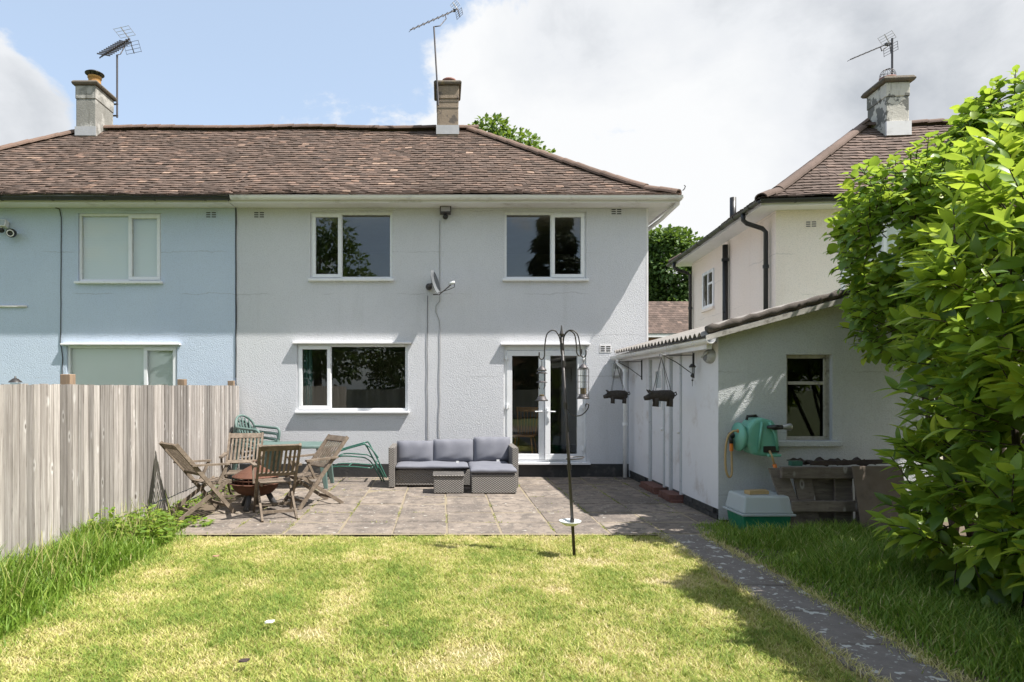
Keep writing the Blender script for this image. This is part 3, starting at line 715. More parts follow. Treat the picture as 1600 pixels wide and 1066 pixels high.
# French doors: frame, two glazed leaves (one a little ajar), handles, hinges
x0, x1, z0, z1 = DR; yd = YF+.04; xm = at(851, 0, YF).x
mb = MB(); w = .065
mb.b6(x0, x0+w, yd, yd+.08, z0, z1); mb.b6(x1-w, x1, yd, yd+.08, z0, z1); mb.b6(x0+w, x1-w, yd+.002, yd+.078, z1-.085, z1-.001); mb.b6(x0+w, x1-w, yd+.002, yd+.078, z0, z0+.04)
fd = mb.build('door_frame', M['upvc'], house, bevel=.005)
MB().b6(x0-.06, x1+.06, YF-.08, YF+.03, z1+.004, z1+.036).build('drip_board', M['white_paint'], fd, bevel=.006)
MB().b6(x0-.02, x1+.06, YF-.10, YF+.05, z0-.04, z0-.002).build('threshold', M['upvc'], fd, bevel=.006)
def leaf(x_h, x_f, ang):
    """leaf hinged at x_h, free edge at x_f"""
    a, b = min(x_h, x_f), max(x_h, x_f); zz0, zz1 = z0+.045, z1-.09; y0 = yd-.016; sg = 1 if x_f > x_h else -1
    piv = Matrix.Translation((x_h, y0, 0)) @ Matrix.Rotation(R(ang), 4, 'Z') @ Matrix.Translation((-x_h, -y0, 0))
    def put(mb, name, mat, par, **k):
        mb.v = [piv @ v for v in mb.v]; return mb.build(name, M[mat], par, **k)
    m = MB(); frame_rect(m, a+.004, b-.004, zz0, zz1, y0, y0+.07, .098); lf = put(m, 'door', 'upvc', house, bevel=.006)
    put(pane_mb(a+.098, b-.098, zz0+.094, zz1-.094, y0+.035), 'pane', 'glass', lf)
    xh = x_f-sg*.05; m = MB(); m.b6(xh-.018, xh+.018, y0-.012, y0-.001, 1.0, 1.25); m.tube([(xh, y0-.012, 1.19), (xh, y0-.05, 1.19), (xh-sg*.02, y0-.055, 1.19), (xh-sg*.13, y0-.055, 1.185)], .011, 8)
    m.b6(xh-.008, xh+.008, y0-.016, y0-.0125, 1.05, 1.09); put(m, 'handle', 'upvc', lf, bevel=.002)
    xh = x_h
    for zh in (zz1-.13, 1.28, .52):
        m = MB(); m.b6(xh-.035, xh+.045 if sg > 0 else xh+.035, y0-.02, y0-.001, zh-.03, zh+.03); m.tube([(xh, y0-.02, zh-.05), (xh, y0-.02, zh+.05)], .014, 8); m.build('hinge', M['upvc'], lf)
leaf(x0+w-.01, xm, 0); leaf(x1-w+.01, xm, 3.6)
air_brick(house, 405, 336, YF); air_brick(house, 963, 331, YF); air_brick(house, 946, 545, YF, mat='white_paint'); air_brick(house_b, 330, 336, YF, mat='render_blue')

# chimneys with pots
c1 = chimney(house, -.105, .375, 14.28, 15.02, 7.1, 8.36, 'chim_tan', flash_z=7.27); pot(c1, .17, 14.6, 8.455, 'terracotta', .145, .17)
c2 = chimney(house_b, -8.16, -7.72, 14.28, 15.05, 7.1, 8.36, 'chim_grey', flash_z=7.24); pot(c2, -7.86, 14.5, 8.455, 'pot_yellow', .135, .2, True)
for zz in (7.86, 8.0): MB().b6(-.108, .378, 14.274, 14.279, zz-.012, zz+.01).build('mortar_band', M['cap'], c1)

# ================================================================== cream house beyond the shed
HR = thing('house', 'cream rendered house with black drainpipes beyond the outbuilding', 'house', (6.16, 11.80, 0), R(-5), local=True)
D2 = 5.1; X2 = 9.0
mb = MB(); win2 = [(1.22, 2.6, 3.6, 4.8)]
holed_wall(mb, 0, X2, 0, SOF, 0, .25, win2)
mb.b6(0, .25, .252, D2-.25, 0, SOF); mb.b6(X2-.25, X2, .252, D2-.25, 0, SOF); mb.b6(0, X2, D2-.25, D2, 0, SOF)
mb.build('wall', M['render_cream'], HR)
MB().b6(.26, X2-.26, .26, D2-.26, 2.5, 2.7).build('interior', M['room'], HR)
w = window(HR, *win2[0], 0, 1.9, 'R', sill=.04, blind=True)
MB().b6(1.14, 1.215, -.012, .02, 2.8, SOF-.003).build('window_trim', M['upvc'], HR)
mb = MB(); mb.b6(-.40, X2+.4, -.40, D2+.40, SOF+.002, SOF+.02); mb.b6(-.42, -.402, -.42, D2+.42, SOF-.02, SOF+.11); mb.b6(-.40, X2+.4, -.42, -.402, SOF-.02, SOF+.11); mb.build('soffit', M['white_paint'], HR)
hip_roof(HR, -.43, X2+.43, -.43, D2+.43, ZE, 7.33, 3.3, 3.0, mat='tiles_far', slopes='FBLR', courses=26)
gutter(HR, (X2+.4, -.485, 4.955), (-.48, -.485, 4.955), 'black_plastic', brackets=8)
gutter(HR, (-.485, -.48, 4.95), (-.485, D2+.48, 4.95), 'black_plastic', brackets=8)
def pipe(parent, pts, r, mat='black_plastic', clips=()):
    p = MB().tube(pts, r, 10).build('drainpipe', M[mat], parent, smooth=True)
    for c in clips: MB().tube([Vector(c)-Vector((0, 0, .03)), Vector(c)+Vector((0, 0, .03))], r*1.3, 10).build('clip', M[mat], p)
    return p
pipe(HR, [(-.485, .25, 4.90), (-.485, .25, 4.78), (-.42, .25, 4.72), (-.14, .25, 4.62), (-.075, .25, 4.55), (-.075, .25, .1)], .042, clips=[(-.075, .25, 3.9), (-.075, .25, 2.6)])
pipe(HR, [(-.085, 2.38, .1), (-.085, 2.38, 4.78)], .058, clips=[(-.085, 2.38, 4.45)])
pipe(HR, [(-.485, D2-.1, 4.90), (-.485, D2-.1, 4.78), (-.42, D2-.1, 4.72), (-.14, D2-.1, 4.62), (-.075, D2-.1, 4.55), (-.075, D2-.1, .1)], .042, clips=[(-.075, D2-.1, 3.7)])
MB().tube([(.30, 3.0, 5.1), (.30, 3.0, 6.0)], .07, 12).build('vent_pipe', M['black_plastic'], HR, smooth=True)
sw = MB(); sw.b6(-.03, .02, 3.35, 3.42, 3.55, 4.45); sw.b6(-.03, .02, 4.10, 4.17, 3.55, 4.45); sw.b6(-.03, .02, 3.42, 4.10, 3.55, 3.62); sw.b6(-.03, .02, 3.42, 4.10, 4.38, 4.45); sw.b6(-.028, .02, 3.72, 3.78, 3.62, 4.38); sw.b6(-.028, .02, 3.42, 3.72, 4.1, 4.15)
sw = sw.build('window', M['upvc'], HR); MB().b6(-.012, -.006, 3.42, 4.10, 3.62, 4.38).build('pane', M['glass'], sw); MB().b6(-.06, .02, 3.32, 4.20, 3.48, 3.54).build('sill', M['render_cream'], sw)
MB().b6(-.004, -.001, 3.42, 4.10, 3.62, 4.38).build('blind', M['room_floor'], sw)  # dark sheet on the solid wall, standing in for the room behind
air_brick(HR, 0, 0, 0, lx=(.62, 4.62), mat='render_cream')
MB().tube([(-.02, 4.35, 2.4), (-.02, 4.30, 2.65), (-.02, 4.05, 2.68)], .012, 6).build('overflow_pipe', M['white_paint'], HR)
c3 = chimney(HR, 3.12, 3.58, 2.08, 2.78, 6.9, 8.10, 'chim_white', over=.10, cap=.12); pot(c3, 3.32, 2.38, 8.215, 'terracotta', .15, .12)
MB().b6(3.10, 3.60, 2.03, 2.076, 6.96, 7.26).build('flashing', M['white_paint'], c3)
cg = MB(); cc = Vector((3.32, 2.38, 8.36))
for k in range(6):
    a = math.pi*k/6; cg.tube([cc+Vector((.15*math.cos(t)*math.cos(a), .15*math.cos(t)*math.sin(a), .15*math.sin(t)+.02)) for t in np.linspace(-.5, math.pi+.5, 14)], .004, 5)
for t in (0, .6): cg.tube([cc+Vector((.15*math.cos(t)*math.cos(a), .15*math.cos(t)*math.sin(a), .15*math.sin(t)+.02)) for a in np.linspace(0, 6.28, 16)], .004, 5)
cg.build('bird_guard', M['dull_metal'], c3)

# ================================================================== far brick house in the gap
FH = thing('house', 'distant brick house with dark brown roof seen through the gap between houses', 'house', (16, 40, 0))
mb = MB(); wz = [(11.9, 13.1, 3.2, 4.5), (14.6, 15.8, 3.3, 4.5), (17, 18.4, 3.3, 4.5), (12.2, 13.4, .9, 2.2), (15, 16.4, .9, 2.2)]; holed_wall(mb, 9.5, 22, 0, 4.8, 40, .3, wz); mb.b6(9.5, 9.8, 40.3, 47, 0, 4.8); mb.b6(21.7, 22, 40.3, 47, 0, 4.8); mb.b6(9.8, 21.7, 46.7, 47, 0, 4.8)
mb.build('wall', M['brick'], FH)
for h in wz: window(FH, *h, 40, (h[0]+h[1])/2, 'L', blind=True, sill=.05)
MB().b6(9.2, 22.3, 39.62, 39.68, 4.72, 4.95).build('fascia', M['white_paint'], FH)
mb = MB(); tl = MB(); H0, H1 = 4.95, 7.45
tl_n = 17
for i in range(tl_n):
    f0 = i/tl_n; f1 = (i+1.3)/tl_n; u = 9.2-(.15 if i % 2 else 0)
    while u < 22.3:
        a, b = max(9.2, u), min(22.3, u+.29); u += .3
        if b-a < .03: continue
        ya, za = 39.6+3.9*f0, H0+(H1-H0)*f0+.03; yb, zb = 39.6+3.9*min(f1, 1), H0+(H1-H0)*min(f1, 1)
        tl.cur = min(1, max(0, random.gauss(.42, .2))); tl.quad((a, ya, za-.03), (b, ya, za-.03), (b, ya, za), (a, ya, za)); tl.quad((a, ya, za), (b, ya, za), (b, yb, zb), (a, yb, zb))
mb.hexa([(9.2, 39.6, H0-.04), (22.3, 39.6, H0-.04), (22.3, 47.4, H0-.04), (9.2, 47.4, H0-.04), (9.2, 43.5, H1-.04), (22.3, 43.5, H1-.04), (22.3, 43.52, H1-.04), (9.2, 43.52, H1-.04)])
rf = mb.build('roof', M['deck'], FH); tl.build('roof_tiles', M['tiles_far'], rf, kind='stuff')

# ================================================================== lean-to outbuilding
SX = 3.40; SY0, SY1 = 7.86, 11.62; SXE = 6.08
shed = thing('outbuilding', 'low rendered outbuilding with corrugated roof and plank doors joined to the house', 'outbuilding', (SX, SY0, 0))
rz = lambda x: 2.27+(x-3.15)*.272
mb = MB(); GW = (4.235, 4.80, .975, 2.03)
# gable wall: rendered, with a window opening; sloping top
xs = [SX, GW[0], GW[1], SXE]
for a, b in zip(xs, xs[1:]):
    for y, fl in ((SY0, 1), (SY0+.2, -1)):
        def q(*p): mb.quad(*(p if fl > 0 else p[::-1]))
        ta, tb = rz(a)-.03, rz(b)-.03
        if a == GW[0]: q((a, y, 0), (b, y, 0), (b, y, GW[2]), (a, y, GW[2])); q((a, y, GW[3]), (b, y, GW[3]), (b, y, tb), (a, y, ta))
        else: q((a, y, 0), (b, y, 0), (b, y, tb), (a, y, ta))
a, b, c, d = GW
mb.quad((a, SY0, c), (a, SY0, d), (a, SY0+.2, d), (a, SY0+.2, c)); mb.quad((b, SY0, d), (b, SY0, c), (b, SY0+.2, c), (b, SY0+.2, d)); mb.quad((a, SY0, d), (b, SY0, d), (b, SY0+.2, d), (a, SY0+.2, d)); mb.quad((b, SY0, c), (a, SY0, c), (a, SY0+.2, c), (b, SY0+.2, c))
mb.quad((SXE, SY0, 0), (SXE, SY1, 0), (SXE, SY1, rz(SXE)-.03), (SXE, SY0, rz(SXE)-.03)); mb.quad((SX, SY1, 0), (SX, SY1, 2.28), (SXE, SY1, rz(SXE)-.03), (SXE, SY1, 0))
gable = mb.build('gable_wall', M['render_shed'], shed)
# side wall in panels between door openings
mb = MB(); tz = rz(SX)-.03
doors = [(9.73, 10.45), (9.05, 9.52)]
for ya, yb in ((SY0+.002, 9.05), (9.52, 9.73), (10.45, SY1)): mb.b6(SX-.002, SX+.14, ya, yb, .13, tz)
for ya, yb in doors: mb.b6(SX-.002, SX+.14, ya, yb, 2.12, tz)
mb.build('side_wall', M['shed_paint'], shed)
# dark brick plinth course of single bricks
bk_me = [MB().box((0, 0, 0), (.06, .213, .062)).mesh('brick', M['plinth']) for _ in range(1)]
pl = MB().b6(SX+.02, SX+.13, SY0+.01, SY1-.01, -.05, .128).build('plinth', M['plinth'], shed)
for row in range(2):
    y = SY0+.11+(.11 if row else 0)
    while y < SY1-.1:
        if not any(ya-.12 < y < yb+.12 for ya, yb in doors): place('brick', bk_me[0], pl, (SX+.012+random.uniform(-.004, .004), y, .031+row*.068), (0, 0, R(random.uniform(-1, 1))))
        y += .222
for i, (ya, yb) in enumerate(doors):
    n = 6 if i == 0 else 5; dw = MB(); dw.b6(SX+.035, SX+.045, ya+.045, yb-.045, .13, 2.08); dr = dw.build('door', M['shed_paint'], shed)
    if i == 0: dr['label'] = 'plank door with a small two-pane window'
    for k in range(n):
        a = ya+.047+(yb-ya-.094)*k/n; b = a+(yb-ya-.094)/n-.006; top = 2.08
        if i == 0 and 1 <= k <= 3:
            MB().b6(SX+.018, SX+.034, a, b, .13, 1.28).build('plank', M['shed_paint'], dr); MB().b6(SX+.018, SX+.034, a, b, 1.92, top).build('plank', M['shed_paint'], dr)
        else: MB().b6(SX+.018, SX+.034, a, b, .13, top).build('plank', M['shed_paint'], dr)
    fr = MB(); fr.b6(SX-.022, SX+.06, ya, ya+.045, .10, 2.12); fr.b6(SX-.022, SX+.06, yb-.045, yb, .10, 2.12); fr.b6(SX-.020, SX+.06, ya+.045, yb-.045, 2.075, 2.12); fr.build('door_frame', M['render_shed'], dr)
    if i == 0:
        a, b = 9.895, 10.235; f = MB()
        f.b6(SX+.005, SX+.033, a, a+.04, 1.28, 1.92); f.b6(SX+.005, SX+.033, b-.04, b, 1.28, 1.92)
        for zz in (1.28, 1.58, 1.88): f.b6(SX+.006, SX+.033, a+.04, b-.04, zz, zz+.04)
        f.build('window_frame', M['white_paint'], dr)
        MB().b6(SX+.012, SX+.016, a+.04, b-.04, 1.32, 1.88).build('pane', M['glass'], dr)
    MB().sphere((SX-.02, ya+.09, .98), .025).build('knob', M['white_paint'], dr, smooth=True)
    st = MB().b6(SX-.17, SX+.03, ya-.04, yb+.04, -.03, .035).build('doorstep', M['brick_step'], shed, bevel=.006)
    y = ya-.02
    for k in range(int((yb-ya+.04)/.112)): place('brick', MB().box((0, 0, 0), (.20, .104, .07)).mesh('brick', M['brick_step']), st, (SX-.08+random.uniform(-.006, .006), y+.052, .07), (0, 0, R(random.uniform(-2, 2)))); y += .112
# gable window
f = MB(); frame_rect(f, GW[0], GW[1], GW[2], GW[3], SY0+.06, SY0+.12, .045); f.b6(GW[0]+.045, GW[1]-.045, SY0+.05, SY0+.11, 1.66, 1.70); f.b6(GW[1]-.085, GW[1]-.047, SY0+.045, SY0+.055, GW[2]+.045, GW[3]-.045)
gw = f.build('window', M['flaky'], shed, bevel=.004); gw['label'] = 'old two-light window with flaking white frame'
pane_mb(GW[0]+.043, GW[1]-.043, 1.698, GW[3]-.043, SY0+.09).build('pane', M['old_glass'], gw); pane_mb(GW[0]+.043, GW[1]-.043, GW[2]+.043, 1.662, SY0+.085).build('pane', M['old_glass'], gw)
MB().b6(GW[0]-.13, GW[1]+.08, SY0-.06, SY0+.06, GW[2]-.07, GW[2]-.004).build('sill', M['render_shed'], gw, bevel=.008)
# corrugated roof sheets, overhanging the gable
def corr(y0, y1, name):
    mb = MB(); per = .146; n = int((y1-y0)/per*8); xs = np.linspace(3.13, 6.14, 6)
    for lay, dz in ((0, .004), (1, -.004)):
        base = len(mb.v)
        for i in range(n+1):
            y = y0+(y1-y0)*i/n
            for x in xs: mb.v.append(Vector((x, y, rz(x)+.026*math.sin(2*math.pi*y/per)+dz)))
        for i in range(n):
            for k in range(5): a = base+i*6+k; mb.face(*((a, a+1, a+7, a+6) if lay == 0 else (a+6, a+7, a+1, a)))
    m = (n+1)*6
    for i in range(n): mb.face(i*6, i*6+6, m+i*6+6, m+i*6)
    return mb.build(name, M['cement'], rf2)
rf2 = MB().b6(3.22, 5.9, SY0+.05, SY1-.02, 2.18, 2.19).build('roof', M['cement'], shed)
for k in range(4):
    y0 = 7.70+k*.98; corr(y0, min(y0+.98, 11.61), 'roof_sheet')
mb = MB(); pts = []
for i in range(40):
    x = 3.20+2.92*i/39; pts.append((x, 7.72+.006*math.sin(i*1.3), rz(x)+.035+.008*math.sin(i*2.1)))
mb.tube(pts, [.045+.010*math.sin(i*1.9)+random.uniform(-.006, .006) for i in range(40)], 9).build('mossy_verge', M['moss'], rf2, smooth=True)
MB().bar((3.18, 7.69, rz(3.18)-.055), (6.12, 7.69, rz(6.12)-.055), .022, .06, (0, 0, 1)).build('barge_board', M['flaky'], rf2)
MB().bar((3.3, 7.78, rz(3.3)-.075), (5.9, 7.78, rz(5.9)-.075), .15, .012).build('verge_soffit', M['flaky'], rf2)
gutter(shed, (3.20, 7.60, 2.205), (3.11, 11.60, 2.175), 'gutter_white', joints=(.33, .66), brackets=5)
MB().b6(3.195, 3.26, 7.72, 11.61, 2.09, 2.18).build('fascia', M['white_paint'], shed)
dp = pipe(shed, [(3.12, 11.34, 2.15), (3.13, 11.34, 2.05), (3.24, 11.34, 1.95), (3.25, 11.34, 1.9), (3.25, 11.34, .03)], .036, 'upvc', clips=[(3.25, 11.34, .98), (3.25, 11.34, 1.93)])

# ================================================================== garden fence
FX = -3.66
fence = thing('fence', 'weathered grey featheredge board fence beside the patio', 'fence', (FX, 7, 0))
fb = []
for k in range(6):
    mb = MB(); w = .125; top = 1.655
    mb.hexa([(.002, -w/2, 0), (.024 if k % 2 else .021, -w/2, 0), (.012, w/2, 0), (.002, w/2, 0), (.002, -w/2, 1.49), (.024 if k % 2 else .021, -w/2, 1.49), (.012, w/2, 1.49), (.002, w/2, 1.49)])
    fb.append(mb.mesh('board', M['fence']))
y = -1.0
while y < 11.55:
    place('board', random.choice(fb), fence, (FX+random.uniform(0, .006), y, .165+random.uniform(-.006, .006)), (R(random.uniform(-.35, .35)), 0, R(random.uniform(-1.2, 1.2))), (random.uniform(.95, 1.25), 1, 1))
    y += random.choice((.098, .102, .106, .094))
y = -1.06; k = 0
while y < 11.5:
    MB().b6(FX-.012, FX+.012, y, min(y+2.84, 11.56), .0, .150).build('gravel_board', M['fence'], fence)
    MB().b6(FX-.062, FX-.004, y, min(y+2.84, 11.56), 1.35, 1.42).build('rail', M['fence_post'], fence); MB().b6(FX-.062, FX-.004, y, min(y+2.84, 11.56), .5, .57).build('rail', M['fence_post'], fence)
    y += 2.85
for py_, h in ((.6, 1.72), (3.55, 1.72), (6.47, 1.76), (9.32, 1.745), (11.50, 1.745)):
    MB().b6(FX-.17, FX-.066, py_-.05, py_+.05, -.05, h).build('post', M['fence_post'], fence, bevel=.006)

# ================================================================== wall fittings and aerials
def wall_cable(name, label, pts, mat='cable', r=.006):
    return tag(MB().tube([at(px, py, YF-.012+(0)) for px, py in pts], r, 5).build(name, M[mat]), label, 'cable')
def jit(x, y0, y1, n, a=.8): return [(x+random.uniform(-a, a), y0+(y1-y0)*i/n) for i in range(n+1)]
wall_cable('wall_cable', 'grey cable hanging down the wall from the satellite dish', jit(668, 462, 690, 8, .7))
wall_cable('wall_cable', 'wavy pale cable running down from the security light past the dish', jit(687, 345, 470, 5, .4)+[(681, 478), (681, 488), (686, 500)]+jit(687, 515, 690, 8, 1.2), 'cable_pale')
wall_cable('wall_cable', 'black cable from the black gutter down the blue wall', [(72, 305), (73, 316), (80, 322), (93, 327)]+jit(95, 340, 520, 8, .7)+[(94, 535), (96, 545), (98, 560), (97, 575), (98, 600)], 'black_plastic', .008)
wall_cable('wall_cable', 'thin dark cable along the seam of grey and blue render', jit(369, 325, 590, 12, .5), 'black_plastic', .009)

def security_light(px, py, label, pale=False, ball=False):
    p = at(px, py, YF); t = thing('security_light', label, 'light', p)
    c = Vector((p.x, YF-.09, p.z)); rx = Matrix.Rotation(R(-14), 3, 'X')
    MB().box(c, (.20, .10, .13), rx).build('lamp_housing', M['white_paint' if pale else 'dull_metal'], t, bevel=.01)
    MB().box(c+Vector((0, -.054, .012)), (.165, .006, .095), rx).build('lamp_glass', M['frost' if pale else 'aluminium'], t)
    MB().bar(c+Vector((0, .05, 0)), (p.x, YF+.002, p.z), .05, .05).build('bracket', M['black_plastic'], t)
    s = Vector((p.x+(.10 if ball else 0), YF-.10, p.z-.12)); MB().sphere(s, (.05, .05, .045)).build('sensor', M['black_plastic'], t, smooth=True)
    MB().bar(s+Vector((0, 0, .03)), c+Vector((0, 0, -.05)), .03, .03).build('sensor_neck', M['white_paint' if pale else 'dull_metal'], t)
    return t
security_light(696, 331, 'grey floodlight with dome sensor under the white gutter')
t = security_light(8, 352, 'pale floodlight on the blue wall beside a round camera', True, False)
p = at(26, 367, YF); t = thing('security_camera', 'round black security camera on the blue wall', 'camera', p)
MB().lathe([(.001, -.02), (.075, -.02), (.08, 0), (.08, .05), (.06, .075), (.05, .076), (.001, .06)], (p.x, YF-.13, p.z), 20, (.25, -1, -.25)).build('camera_body', M['black_plastic'], t, smooth=True)
MB().lathe([(.045, .078), (.062, .078), (.062, .074)], (p.x, YF-.13, p.z), 20, (.25, -1, -.25)).build('lens_ring', M['white_paint'], t)
MB().tube([(p.x-.08, YF+.002, p.z+.03), (p.x-.06, YF-.05, p.z+.02), (p.x, YF-.10, p.z)], .03, 8).build('bracket', M['black_plastic'], t, smooth=True)
p = at(0, 479, YF); tag(MB().tube([(p.x-.4, YF-.02, p.z), (at(43, 0, YF).x, YF-.02, p.z)], .022, 8).build('waste_pipe', M['gutter_white'], smooth=True), 'short white plastic pipe fixed along the blue wall', 'pipe')
# satellite dish
p = at(672, 447, YF); t = thing('satellite_dish', 'grey satellite dish on a bracket on the grey wall', 'satellite dish', (p.x, YF, p.z))
dc = Vector((p.x+.06, YF-.30, p.z+.0)); ax = Vector((1, -.30, .26)).normalized()
MB().lathe([(.001, 0), (.08, .006), (.16, .024), (.225, .05), (.228, .047), (.16, .018), (.08, -.001), (.001, -.008)], dc, 26, ax).build('dish', M['grey_plastic'], t, smooth=True)
MB().tube([(p.x-.02, YF+.002, p.z-.02), (p.x-.02, YF-.12, p.z-.02), dc-ax*.03], .02, 8).build('bracket', M['dull_metal'], t, smooth=True)
MB().lathe([(.001, 0), (.06, 0), (.06, .05), (.001, .05)], (p.x-.02, YF+.0, p.z-.02), 12, (0, -1, 0)).build('wall_plate', M['dull_metal'], t)
e = dc+Vector((.0, 0, -.20)); lnb = dc+ax*.36+Vector((0, 0, -.10))
MB().tube([e, e+ax*.12+Vector((0, 0, -.03)), lnb+Vector((-.02, 0, -.03))], .010, 6).build('feed_arm', M['dull_metal'], t)
MB().tube([lnb-ax*.06, lnb+ax*.05], .028, 10).build('receiver', M['bowl'], t, smooth=True)
MB().tube([lnb+ax*.05, lnb+Vector((.04, 0, -.07)), lnb+Vector((-.05, 0, -.11)), e+ax*.08], .006, 5).build('cable', M['black_plastic'], t)
# rooftop aerials
def aerial(label, foot, head, boom_a, boom_b, n_el, el, refl, x_style=False, bracket=None, mat='dull_metal'):
    foot, head, a, b = map(Vector, (foot, head, boom_a, boom_b)); t = thing('tv_aerial', label, 'aerial', foot)
    MB().tube([foot, head], .021, 6).build('mast', M[mat], t)
    MB().bar(a, b, .022, .022).build('boom', M[mat], t)
    d = (b-a).normalized(); side = d.cross(Vector((0, 0, 1))).normalized(); up = side.cross(d)
    for i in range(n_el):
        p = a+(b-a)*(.02+.80*i/(n_el-1))
        if x_style:
            m = MB()
            for s in (-1, 1): m.bar(p-side*el*s-up*.05, p+side*el*s+up*.05, .010, .030)
            m.build('director', M[mat], t)
        else: MB().tube([p-side*el, p+side*el], .006, 5).build('director', M[mat], t)
    for sg in (-1, 1):
        m = MB(); tip = b+up*sg*refl-d*refl*.35; m.bar(b-d*.02, tip, .016, .016)
        for k in range(4): q = b+(tip-b)*((k+.8)/4); m.tube([q-side*refl*.75, q+side*refl*.75], .005, 5)
        m.tube([b+(tip-b)*.2-side*refl*.75, tip-side*refl*.75], .005, 5); m.tube([b+(tip-b)*.2+side*refl*.75, tip+side*refl*.75], .005, 5)
        m.build('reflector', M['aluminium' if sg > 0 else mat], t)
    MB().box(b-d*.12, (.06, .05, .05)).build('junction_box', M['black_plastic'], t)
    mid = a+(b-a)*.55; MB().tube([head, head+(b-head)*.25-Vector((0, 0, .08)), mid+d*.28-Vector((0, 0, .10)), mid+d*.25], .012, 6).build('support_arm', M[mat], t, smooth=True)
    if bracket:
        m = MB()
        for z in bracket[1:]: m.bar((bracket[0], foot.y, z), (foot.x+.02, foot.y, z), .03, .03)
        m.build('bracket', M['black_iron'], t)
    return t
Yc = 14.2
aerial('thin TV aerial on the mast of the tan chimney', at(685, 165, Yc), at(678, 42, Yc), at(641, 47, Yc-.25), at(716, 14, Yc+.35), 9, .11, .17, bracket=None)
Yc = 15.10
aerial('large X-element TV aerial rising beside the grey chimney', at(183, 184, Yc), at(183, 86, Yc), at(161, 86, Yc-.35), at(203, 61, Yc+.40), 11, .16, .30, True, (at(176, 0, Yc).x, at(0, 163, Yc).z, at(0, 181, Yc).z))
Yc = 14.1
aerial('rusty TV aerial above the white chimney with wire guard', at(1394, 118, Yc), at(1394, 60, Yc), at(1329, 93, Yc-.2), at(1391, 67, Yc+.1), 7, .10, .22)

# ================================================================== things on the outbuilding wall
p = Vector((SX, 8.08, 2.02)); t = thing('bulkhead_lamp', 'oval grey-green bulkhead lamp near the corner of the outbuilding', 'lamp', p)
m = MB().lathe([(.001, .07), (.05, .068), (.085, .055), (.10, .03), (.105, .002)], p, 20, (-1, 0, 0)); m.v = [Vector((v.x, p.y+(v.y-p.y)*1.45, p.z+(v.z-p.z)*.9)) for v in m.v]; m.build('lamp_cover', M['tub'], t, smooth=True)
m = MB().lathe([(.001, .078), (.045, .075), (.06, .066)], p, 16, (-1, 0, 0)); m.v = [Vector((v.x, p.y+.02+(v.y-p.y)*1.3, p.z-.01+(v.z-p.z)*.8)) for v in m.v]; m.build('lamp_glass', M['deep_green' if 0 else 'grey_plastic'], t, smooth=True)
MB().bar(p+Vector((-.082, .10, -.01)), p+Vector((-.082, -.10, .045)), .012, .02).build('guard_bar', M['tub'], t)

def bracket_arm(y, label, reach=.42, z=2.08):
    t = thing('hanging_bracket', label, 'bracket', (SX-.004, y, z-.3))
    m = MB(); m.tube([(SX-.012, y, z-.32), (SX-.012, y, z)], .008, 6); m.tube([(SX-.012, y, z-.02), (SX-reach, y, z-.02)], .007, 6); m.tube([(SX-.012, y, z-.28), (SX-reach*.55, y, z-.12), (SX-reach, y, z-.02), (SX-reach-.04, y, z), (SX-reach-.05, y, z-.035), (SX-reach-.02, y, z-.05)], .006, 6)
    m.build('bracket_arm', M['black_iron'], t); MB().b6(SX-.008, SX-.001, y-.02, y+.02, z-.33, z+.01).build('wall_plate', M['black_iron'], t); return Vector((SX-reach-.02, y, z-.05))
h1 = bracket_arm(8.62, 'black iron bracket by the oval lamp on the outbuilding'); h2 = bracket_arm(10.85, 'black iron bracket beside the white downpipe')
def log_pig(c, s, label, hook, rz=0):
    t = thing('pig_planter', label, 'planter', c)
    def P(x, y, z): return Vector((c[0]+s*(x*math.cos(rz)-y*math.sin(rz)), c[1]+s*(x*math.sin(rz)+y*math.cos(rz)), c[2]+s*z))
    prof = [(-.21, .0, .052), (-.185, .0, .068), (-.14, .01, .078), (-.10, .0, .088), (-.02, .0, .098), (.08, -.005, .10), (.16, .0, .092), (.20, .005, .065), (.215, .005, .03)]
    b = MB().tube([P(x, 0, z) for x, z, r in prof], [r*s for x, z, r in prof], 14)
    b.v = [v+Vector((random.uniform(-1, 1), random.uniform(-1, 1), random.uniform(-1, 1)))*.006 for v in b.v]
    # the back is cut open as a trough
    b.build('body', M['driftwood'], t, smooth=True)
    m = MB().tube([P(-.20, 0, -.02), P(-.25, 0, -.035), P(-.29, 0, -.045)], [.055*s, .045*s, .036*s], 12); m.build('snout', M['driftwood'], t, smooth=True)
    for sy in (-1, 1):
        MB().hexa([P(-.20, .03*sy, .05), P(-.15, .03*sy, .06), P(-.15, .075*sy, .05), P(-.20, .075*sy, .04), P(-.235, .05*sy, .105), P(-.225, .05*sy, .105), P(-.225, .07*sy, .10), P(-.235, .07*sy, .10)]).build('ear', M['driftwood'], t)
        for lx in (-.10, .14): MB().tube([P(lx, .05*sy, -.04), P(lx+.005, .055*sy, -.12), P(lx, .055*sy, -.185)], [.038*s, .032*s, .034*s], 9).build('leg', M['driftwood'], t, smooth=True)
    MB().tube([P(.20, 0, .03), P(.25, 0, .06), P(.265, .01, .02), P(.24, .015, -.005), P(.225, 0, .015)], .011*s, 7).build('tail', M['driftwood'], t, smooth=True)
    m = MB()
    for q in (P(-.12, .06, .08), P(-.12, -.06, .08), P(.14, .06, .09), P(.14, -.06, .09)): m.tube([q, hook], .0035, 4)
    m.build('chain', M['black_iron'], t); return t
log_pig((2.96, 8.62, 1.515), .80, 'driftwood pig planter hanging on chains from the bracket by the lamp', h1, R(2))
log_pig((2.98, 10.85, 1.50), .80, 'driftwood pig planter hanging beside the white downpipe', h2, R(-4))
